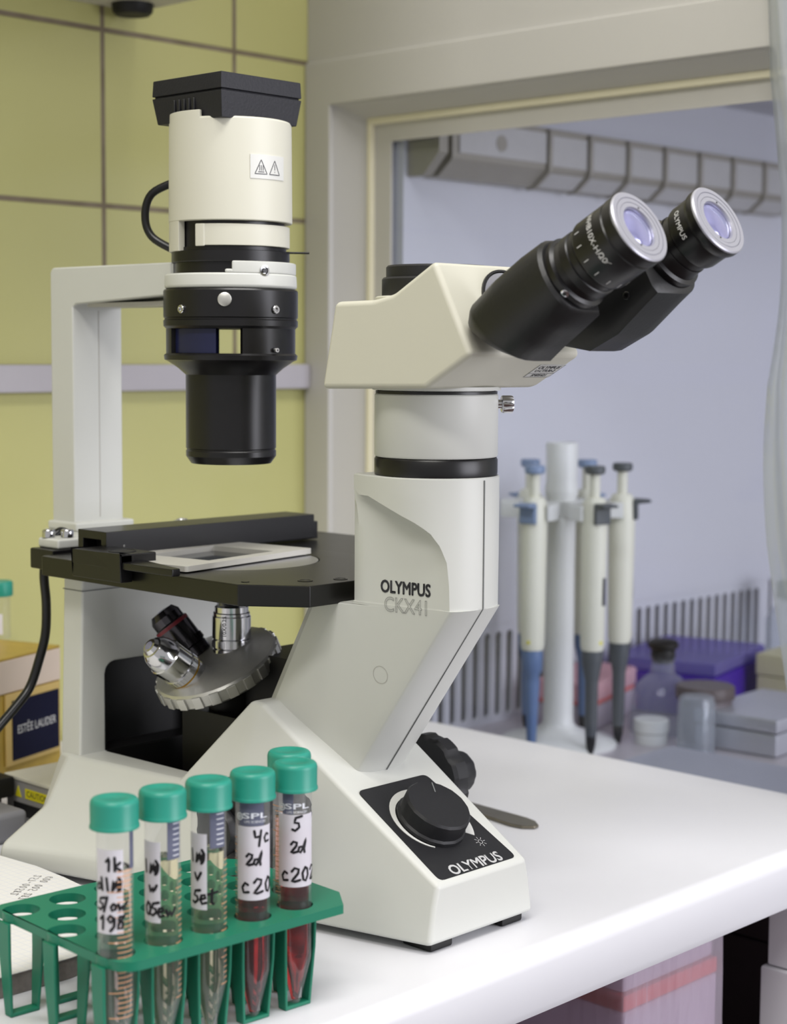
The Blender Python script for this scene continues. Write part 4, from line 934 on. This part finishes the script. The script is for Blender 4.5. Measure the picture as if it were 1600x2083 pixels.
# louvred lamp along the top of the rear wall
lf = thing('louvre_lamp', (IX, .78, .5), 'grey louvred light fitting running along the top of the cabinet rear wall', 'lamp')
Y0, Y1 = .4505, 1.075
bm = NB(); prism(bm, [(IX, .4850), (IX + .018, .4850), (IX + .034, .4985), (IX + .036, .5020), (IX + .036, .5400), (IX, .5400)], XZ, Y0 + .022, Y1); obj('lamp_body', bm, LAMPG, lf, .0008, 2)
bm = NB(); prism(bm, [(IX, .4845), (IX + .020, .4845), (IX + .040, .5045), (IX + .040, .5420), (IX, .5420)], XZ, Y0, Y0 + .012); obj('end_bracket', bm, LAMPG, lf, .001, 2)
bm = NB(); cyl(bm, .0065, -.0003, .0006, (IX + .020, Y0, .5240), (0, -1, 0), 24); obj('bracket_hole', bm, STICK, lf)
npl = 9; dy = (Y1 - Y0 - .05) / npl
bm = NB(); box(bm, IX + .036, IX + .0378, Y0 + .030, Y0 + .05 + dy * 1.7 - .004, .5060, .5345); obj('end_plate', bm, LAMPW, lf)
bm = NB(); cyl(bm, .0075, -.0002, .0006, (IX + .0378, Y0 + .088, .5190), (1, 0, 0), 24); obj('plate_hole', bm, LAMPG, lf)  # grey disc added in place of the hole in the end plate
for i in range(2, npl):
    a = Y0 + .05 + dy * (i - .3)
    bm = NB(); box(bm, IX + .036, IX + .0375, a + .004, a + min(dy, Y1 - a) - .004, .5045, .5330); obox(bm, V((IX + .018, a, .4850)), V((.0160, 0, .0135)).normalized(), V((0, 1, 0)), V((.645, 0, -.764)), .002, .020, .004, min(dy, Y1 - a) - .004, 0, .0012); obj('reflector', bm, LAMPW, lf)
    bm = NB(); prism(bm, [(IX + .010, .4825), (IX + .021, .4825), (IX + .041, .4985), (IX + .041, .5385), (IX + .036, .5385), (IX + .030, .5030)], XZ, a - .0022, a + .0022); obj('louvre', bm, LAMPG, lf, .0005, 1)

# ------------------------------------------------------------------ pipette stand and pipettes
PS = V((-.172, .553, FZ)); lat = V((.723, .691, 0)); tow = V((.691, -.723, 0))
stn = thing('pipette_stand', PS, 'white round pipette carousel stand inside the cabinet', 'stand')
bm = NB(); lathe(bm, [(0, 0), (.0550, 0), (.0550, .003), (.052, .0055), (.030, .0115), (.018, .016), (.0145, .021), (.0140, .03), (.0132, .17), (.0135, .215), (0, .215)], PS, n=64); obj('base_and_pole', bm, STANDW, stn)
bm = NB(); lathe(bm, [(.0128, .205), (.0128, .228), (.0155, .236), (.0155, .240), (.0142, .250), (.0150, .2810), (.0142, .2830), (.0128, .2830), (.0120, .276), (0, .276)], PS, n=40); obj('handle_cap', bm, STANDW, stn)
HZ = .226
for k in range(6):
    th = rad(-32 + 60 * k); dr = lat * sin(th) + tow * cos(th); sd = V((-dr.y, dr.x, 0)); b = NB()
    obox(b, PS + V((0, 0, HZ)), dr, sd, V((0, 0, 1)), .010, .038, -.0065, .0065, -.0110, .0035)
    for s in (-1, 1): obox(b, PS + V((0, 0, HZ)), dr, sd, V((0, 0, 1)), .0360, .0560, s * .0145 - .0016, s * .0145 + .0016, -.0115, .0030)
    obox(b, PS + V((0, 0, HZ)), dr, sd, V((0, 0, 1)), .0345, .0385, -.0160, .0160, -.0110, .0035)
    obj('pipette_holder', b, STANDW, stn, .0012, 2)
def pipette(loc, rz, c1, c2, tip, label, blunt=False):
    t = thing('pipette', loc, label, 'pipette', 'pipettes hanging on the carousel stand', rz)
    L = -.128 + 0; o = NB()           # z = 0 is the hook height; x points outwards
    def ring(z, a, b, cx=0): return [V((cx + a * cos(2 * PI * i / 24), b * sin(2 * PI * i / 24), z)) for i in range(24)]
    loft(o, [ring(-.127, .0098, .0098), ring(-.122, .0112, .0108), ring(-.06, .0120, .0112), ring(-.010, .0125, .0118), ring(.0070, .0115, .0108), ring(.0120, .0085, .0085)]); obj('grip_body', o, PIPB, t)
    o = NB(); prism(o, [(.0098, -.0120), (.0148, -.0110), (.0145, .0030), (.0265, .0045), (.0265, .0068), (.0120, .0078), (.0098, .0060)], XZ, -.0080, .0080); obj('finger_rest', o, c1, t, .001, 2)
    o = NB(); cyl(o, .0048, .010, .0335, n=20); obj('plunger', o, PIPB, t)
    o = NB(); lathe(o, [(.0075, .0330), (.0092, .0345), (.0094, .0385), (.0085, .0405), (0, .0410)], n=28); obj('push_button', o, c1, t)
    o = NB()
    if tip == 'cone': lathe(o, [(.0088, -.126), (.0094, -.130), (.0090, -.146), (.0066, -.150), (.0070, -.158), (.0036, -.226), (.0030, -.2285), (0, -.2285)], n=28)
    else: lathe(o, [(.0094, -.126), (.0096, -.133), (.0090, -.140), (.0068, -.152), (.0062, -.156), (.0056, -.198), (.0050, -.206), (0, -.206)], n=28)
    obj('lower_shaft', o, c2, t)
    o = NB()
    if tip == 'cone': lathe(o, [(.0030, -.2270), (.0024, -.236), (.0018, -.2485), (0, -.2485)], n=16)
    else: lathe(o, [(.0050, -.205), (.0046, -.2130), (.0024, -.2225), (0, -.2225)], n=16)
    obj('tip_cone', o, RUBBER if tip != 'cone' else PIPGREY, t)
    if c1 is PIPGREY: o = NB(); box(o, .0100, .0122, .0022, .0052, -.085, -.060); obj('volume_window', o, INK, t)
    o = NB(); box(o, .0095, .0114, .0000, .0030, -.1205, -.1175); obj('yellow_mark', o, YEL, t)
    return t
PL = [(-32, PIPBLU2, PIPBLUE, 'cone', 'blue pipette hanging front left on the carousel, nearest to the microscope', .054), (28, PIPGREY, PIPGREY, 'stub', 'grey pipette hanging in front of the others, just right of the pole', .054),
      (88, PIPGREY, PIPGREY, 'stub', 'grey pipette hanging outermost on the right of the carousel', .056), (148, PIPBLU2, PIPBLUE, 'stub', 'blue pipette hidden behind the grey one at the rear right', .054), (208, PIPBLU2, PIPBLUE, 'stub', 'blue pipette hanging behind another blue one at the rear left', .054)]
for th, c1, c2, tip, lab_, rr in PL:
    dr = lat * sin(rad(th)) + tow * cos(rad(th)); p = PS + dr * rr + V((0, 0, HZ - .002))
    pipette(p, math.atan2(dr.y, dr.x), c1, c2, tip, lab_)

# ------------------------------------------------------------------ boxes and vessels in the cabinet
def rbox(name, loc, rz, parts, label, cat, group=None):
    t = thing(name, loc, label, cat, group, rz=rz if rz else 1e-9)
    for nm, (a0, a1, b0, b1, z0, z1), m, bev in parts:
        o = NB(); box(o, a0, a1, b0, b1, z0, z1); obj(nm, o, m, t, bev, 2)
    return t
tp = rbox('pipette_tip_box', (-.1765, .6145, FZ), rad(16), [('box_body', (-.064, 0, 0, .122, .0005, .0240), CLEARB, .003), ('tip_tray', (-.063, -.001, .001, .121, .0245, .0275), PINKS, .001), ('lid', (-.0645, .0005, -.0005, .1225, .0278, .0470), PINKL, .004), ('latch', (0, .0022, .050, .064, .018, .030), CLEARB, .001)], 'clear box with coral tray and pink lid beneath the hanging pipettes', 'box')
o = NB()
for i in range(5):
    for j in range(8): cyl(o, .0036, .004, .0235, (-.057 + i * .0122, .012 + j * .0140, 0), n=10)
q = obj('pipette_tips', o, CLEARB, tp); q['kind'] = 'stuff'
pb = rbox('tube_storage_box', (-.125, .745, FZ), rad(13), [('box_body', (-.114, 0, 0, .150, .0005, .0430), PURP, .003), ('lid', (-.1145, .0005, -.0005, .1505, .0435, .0570), PURPL, .004)], 'deep purple storage box with lavender lid at the rear of the cabinet', 'box')
bt = thing('alcohol_burner', (-.135, .668, FZ), 'glass flask with a black stopper standing in front of the purple box', 'flask'); ORG[bt.name] = V((0, 0, 0))
o = NB(); lathe(o, [(0, 0), (.0300, 0), (.0320, .003), (.0300, .034), (.0265, .045), (.0180, .053), (.0115, .057), (.0110, .071), (.0125, .073), (.0100, .073)], n=40); obj('glass_flask', o, GLASS, bt)
o = NB(); lathe(o, [(.009, .067), (.0115, .0715), (.0120, .076), (.0115, .0800), (.0148, .0830), (.0150, .0870), (.0120, .0895), (.006, .0905), (0, .0908)], n=40); obj('stopper', o, RUBBER, bt)
jr = thing('brown_jar', (-.082, .662, FZ), 'round brown plastic jar with a lid behind the upturned glass', 'jar'); ORG[jr.name] = V((0, 0, 0))
o = NB(); lathe(o, [(0, 0), (.0245, 0), (.0250, .002), (.0252, .042), (.0235, .045), (0, .045)], n=48); obj('jar_body', o, BROWN, jr)
o = NB(); lathe(o, [(.0230, .0415), (.0275, .0415), (.0278, .0425), (.0278, .0515), (.0265, .0535), (0, .0540)], n=72, rfun=lambda a: 1 + .006 * cos(36 * a)); obj('jar_lid', o, JARLID, jr)
gl = thing('glass_beaker', (-.058, .612, FZ), 'small upturned clear glass in front of the brown jar', 'glass'); ORG[gl.name] = V((0, 0, 0))
o = NB(); lathe(o, [(.0178, 0), (.0176, .003), (.0174, .046), (.0160, .0525), (.0130, .0540), (0, .0545)], n=48); obj('glass_wall', o, GLASS, gl)
o = NB(); lathe(o, [(.0165, 0), (.0163, .003), (.0160, .045), (.0140, .0505), (0, .0515)], n=48); obj('inner_glass', o, GLASS, gl)
wj = thing('white_jar', (-.112, .618, FZ), 'small white screw jar between the pink box and the glass', 'jar'); ORG[wj.name] = V((0, 0, 0))
o = NB(); lathe(o, [(0, 0), (.0150, 0), (.0155, .002), (.0155, .010), (.0135, .012), (0, .012)], n=36); obj('jar_body', o, STANDW, wj)
o = NB(); lathe(o, [(.0130, .0115), (.0165, .0115), (.0165, .0220), (.0155, .0232), (0, .0232)], n=60, rfun=lambda a: 1 + .008 * cos(30 * a)); obj('jar_lid', o, STANDW, wj)
mb = rbox('metal_case', (.0080, .6430, FZ), rad(4), [('case_body', (-.085, .0, 0, .13, .0005, .022), METB, .003), ('case_lid', (-.086, .001, -.001, .131, .0225, .036), METB, .003)], 'low grey metal case at the right, behind the smoky plastic lid', 'case')
tr = rbox('plastic_tray_lid', (.128, .462, FZ), rad(2), [('lid_top', (-.17, 0, 0, .098, .0160, .0185), LIDG, .001), ('lid_rim', (-.168, -.002, .002, .096, .0005, .0158), LIDG, .001)], 'wide smoky plastic lid lying just beyond the far bench edge', 'lid')
bo = thing('glass_bottle', (-.215, 1.035, FZ), 'clear bottle with a dark teal cap beside the slotted panel', 'bottle'); ORG[bo.name] = V((0, 0, 0))
o = NB(); lathe(o, [(0, 0), (.027, 0), (.028, .003), (.028, .062), (.020, .076), (.013, .082), (.013, .090)], n=36); obj('bottle_body', o, GLASS, bo)
o = NB(); lathe(o, [(.0125, .086), (.0165, .086), (.0165, .104), (.015, .106), (0, .106)], n=48, rfun=lambda a: 1 + .01 * cos(24 * a)); obj('bottle_cap', o, mat('dark teal cap', (20, 96, 84), .45, var=.04), bo)
cb = rbox('card_box', (-.03, .838, FZ), rad(6), [('box_body', (-.10, 0, 0, .14, .0005, .035), OLIVE, .002), ('box_lid', (-.101, .001, -.001, .141, .0355, .058), OLIVE, .002)], 'cream card box at the right edge, right of the purple box', 'box')
gt = thing('green_clip', (-.03, .86, .0185), 'lime green plastic clip lying on the cream card box', 'clip'); ORG[gt.name] = V((-.03, .86, .0185))
bm = NB(); tube(bm, [(-.072, .850, .0235), (-.050, .868, .034), (-.030, .890, .046), (.0, .918, .052)], [.0035, .0050, .0058, .0055], 14, 5); obj('clip_body', bm, LIME, gt)

# plastic film hanging over the open front of the cabinet
bm = NB(); nz, ns = 60, 40; G = []
for i in range(nz + 1):
    z = .90 - .895 * i / nz; row = []
    e = lerp_tab([(-.06, .066), (0, .051), (.085, .0328), (.142, .0208), (.189, .0132), (.261, .006), (.304, .0035), (.3686, .0078), (.439, .0107), (.4885, .0063), (.5276, -.0001), (.58, -.0033), (.66, -.006)], z)
    for j in range(ns + 1):
        s = j / ns; x = .1340 + e + s * .26
        y = .390 + .011 * sin(s * 30 + z * 4) + .006 * sin(s * 9 - z * 11) + .003 * sin(z * 23 + s * 4) - .002 * math.exp(-s * 30) * sin(z * 30)
        row.append(bm.verts.new((x, y, z)))
    G.append(row)
for i in range(nz):
    for j in range(ns): bm.faces.new((G[i][j], G[i][j + 1], G[i + 1][j + 1], G[i + 1][j]))
fo = obj('plastic_curtain', bm, FILM, None, smooth=80, loc=(.26, .392, .66)); tag(fo, 'clear crinkled plastic film hanging down at the right picture edge', 'plastic film')
fo.modifiers.new('thickness', 'SOLIDIFY').thickness = .0004

# ================================================================== UNDER THE BENCH
lc = thing('low_cabinet', (.0, .0, -.74), 'dark low cupboard standing below the bench', 'cupboard')
bm = NB(); box(bm, -.30, .205, -.2, .285, -.74, -.20); obj('cupboard_body', bm, DARKC, lc, .002, 2)
bag = thing('tip_box_stack', (.11, .2, -.20), 'stacked clear boxes with coral trays wrapped in plastic under the bench edge', 'boxes')
bx0, bx1, by0, by1 = .100, .200, .152, .264
bm = NB(); box(bm, bx0 + .004, bx1 - .002, by0 + .002, by1 - .004, -.199, -.0905); obj('lower_box', bm, CLEARB, bag, .002, 2)
bm = NB(); box(bm, bx0 + .004, bx1 - .002, by0 + .002, by1 - .004, -.0900, -.0795); obj('coral_tray', bm, mat('coral red tray', (214, 70, 62), .45, var=.05), bag, .001, 2)
bm = NB(); box(bm, bx0 + .006, bx1 - .004, by0 + .004, by1 - .006, -.0790, -.048); obj('upper_box', bm, CLEARB, bag, .003, 2)
bm = NB(); n_ = 50
path = []
for (ax_, ay, bx_, by_) in ((bx0, by0, bx1, by0), (bx1, by0, bx1, by1), (bx1, by1, bx0, by1), (bx0, by1, bx0, by0)):
    for i in range(30): t = i / 30; path.append((ax_ + (bx_ - ax_) * t, ay + (by_ - ay) * t))
rws = []
for z in (-.199, -.16, -.12, -.09, -.06, -.046):
    rws.append([V((x + .0012 * sin(i * 1.9 + z * 40), y + .0012 * sin(i * 2.3 + z * 60), z)) for i, (x, y) in enumerate(path)])
loft(bm, rws, cap=False); obj('plastic_wrap', bm, thin('wrinkled wrap', (236, 230, 238), .1, .42, (232, 220, 234), .2), bag, smooth=60)
pd = thing('pedestal', (.25, .34, -.74), 'white stepped pedestal under the bench at the lower right', 'pedestal')
bm = NB(); box(bm, .2085, .300, .297, .40, -.74, -.0925); obj('lower_column', bm, TABLE, pd, .002, 2)
bm = NB(); box(bm, .2120, .244, .300, .40, -.0920, -.040); obj('upper_column', bm, TABLE, pd, .002, 2)

# ================================================================== LIGHT, CAMERA
def area(name, loc, target, sx, sy, power, rgb):
    l = bpy.data.lights.new(name, 'AREA'); l.shape = 'RECTANGLE'; l.size = sx; l.size_y = sy; l.energy = power; l.color = srgb(*rgb)[:3]
    o = bpy.data.objects.new(name, l); COL.objects.link(o); o.location = loc
    o.rotation_euler = (V(target) - V(loc)).to_track_quat('-Z', 'Y').to_euler(); return o
area('ceiling_light', (.75, -.15, 1.95), (.45, 0, 0), 1.3, .35, 24, (255, 253, 250))
area('ceiling_light', (.9, -1.3, 1.95), (.3, -.3, .1), 1.2, .35, 30, (255, 252, 246))
area('window_light', (2.5, .85, .60), (.0, .45, .1), 1.6, 1.5, 48, (246, 246, 255))
w = bpy.data.worlds.new('room'); w.use_nodes = True; sc.world = w
bgn = w.node_tree.nodes['Background']; bgn.inputs[0].default_value = srgb(224, 223, 222); bgn.inputs[1].default_value = .70

cam = bpy.data.cameras.new('camera'); co = bpy.data.objects.new('camera', cam); COL.objects.link(co); sc.camera = co
yaw, pitch, roll = rad(43.71), rad(5.25), rad(.36)
f0 = V((-sin(yaw), cos(yaw), 0)); fv = f0 * cos(pitch) + V((0, 0, -sin(pitch))); r_ = fv.cross(V((0, 0, 1))).normalized(); u_ = r_.cross(fv)
rr = r_ * cos(roll) + u_ * sin(roll); uu = u_ * cos(roll) - r_ * sin(roll)
M4 = Matrix.Identity(4)
for i in range(3): M4[i][0] = rr[i]; M4[i][1] = uu[i]; M4[i][2] = -fv[i]; M4[i][3] = (.83275274, -.72319462, .326)[i]
co.matrix_world = M4
cam.sensor_fit = 'HORIZONTAL'; cam.sensor_width = 36; cam.lens = 3558 / 1600 * 36; cam.clip_start = .02; cam.clip_end = 30
cam.dof.use_dof = True; cam.dof.focus_distance = .985; cam.dof.aperture_fstop = 11.5

sc.view_settings.view_transform = 'Standard'; sc.view_settings.look = 'None'; sc.view_settings.gamma = 1; sc.view_settings.use_curve_mapping = False
sc.view_settings.exposure = 0
sc.cycles.use_denoising = True
sc.cycles.max_bounces = 12; sc.cycles.transparent_max_bounces = 32; sc.cycles.transmission_bounces = 10
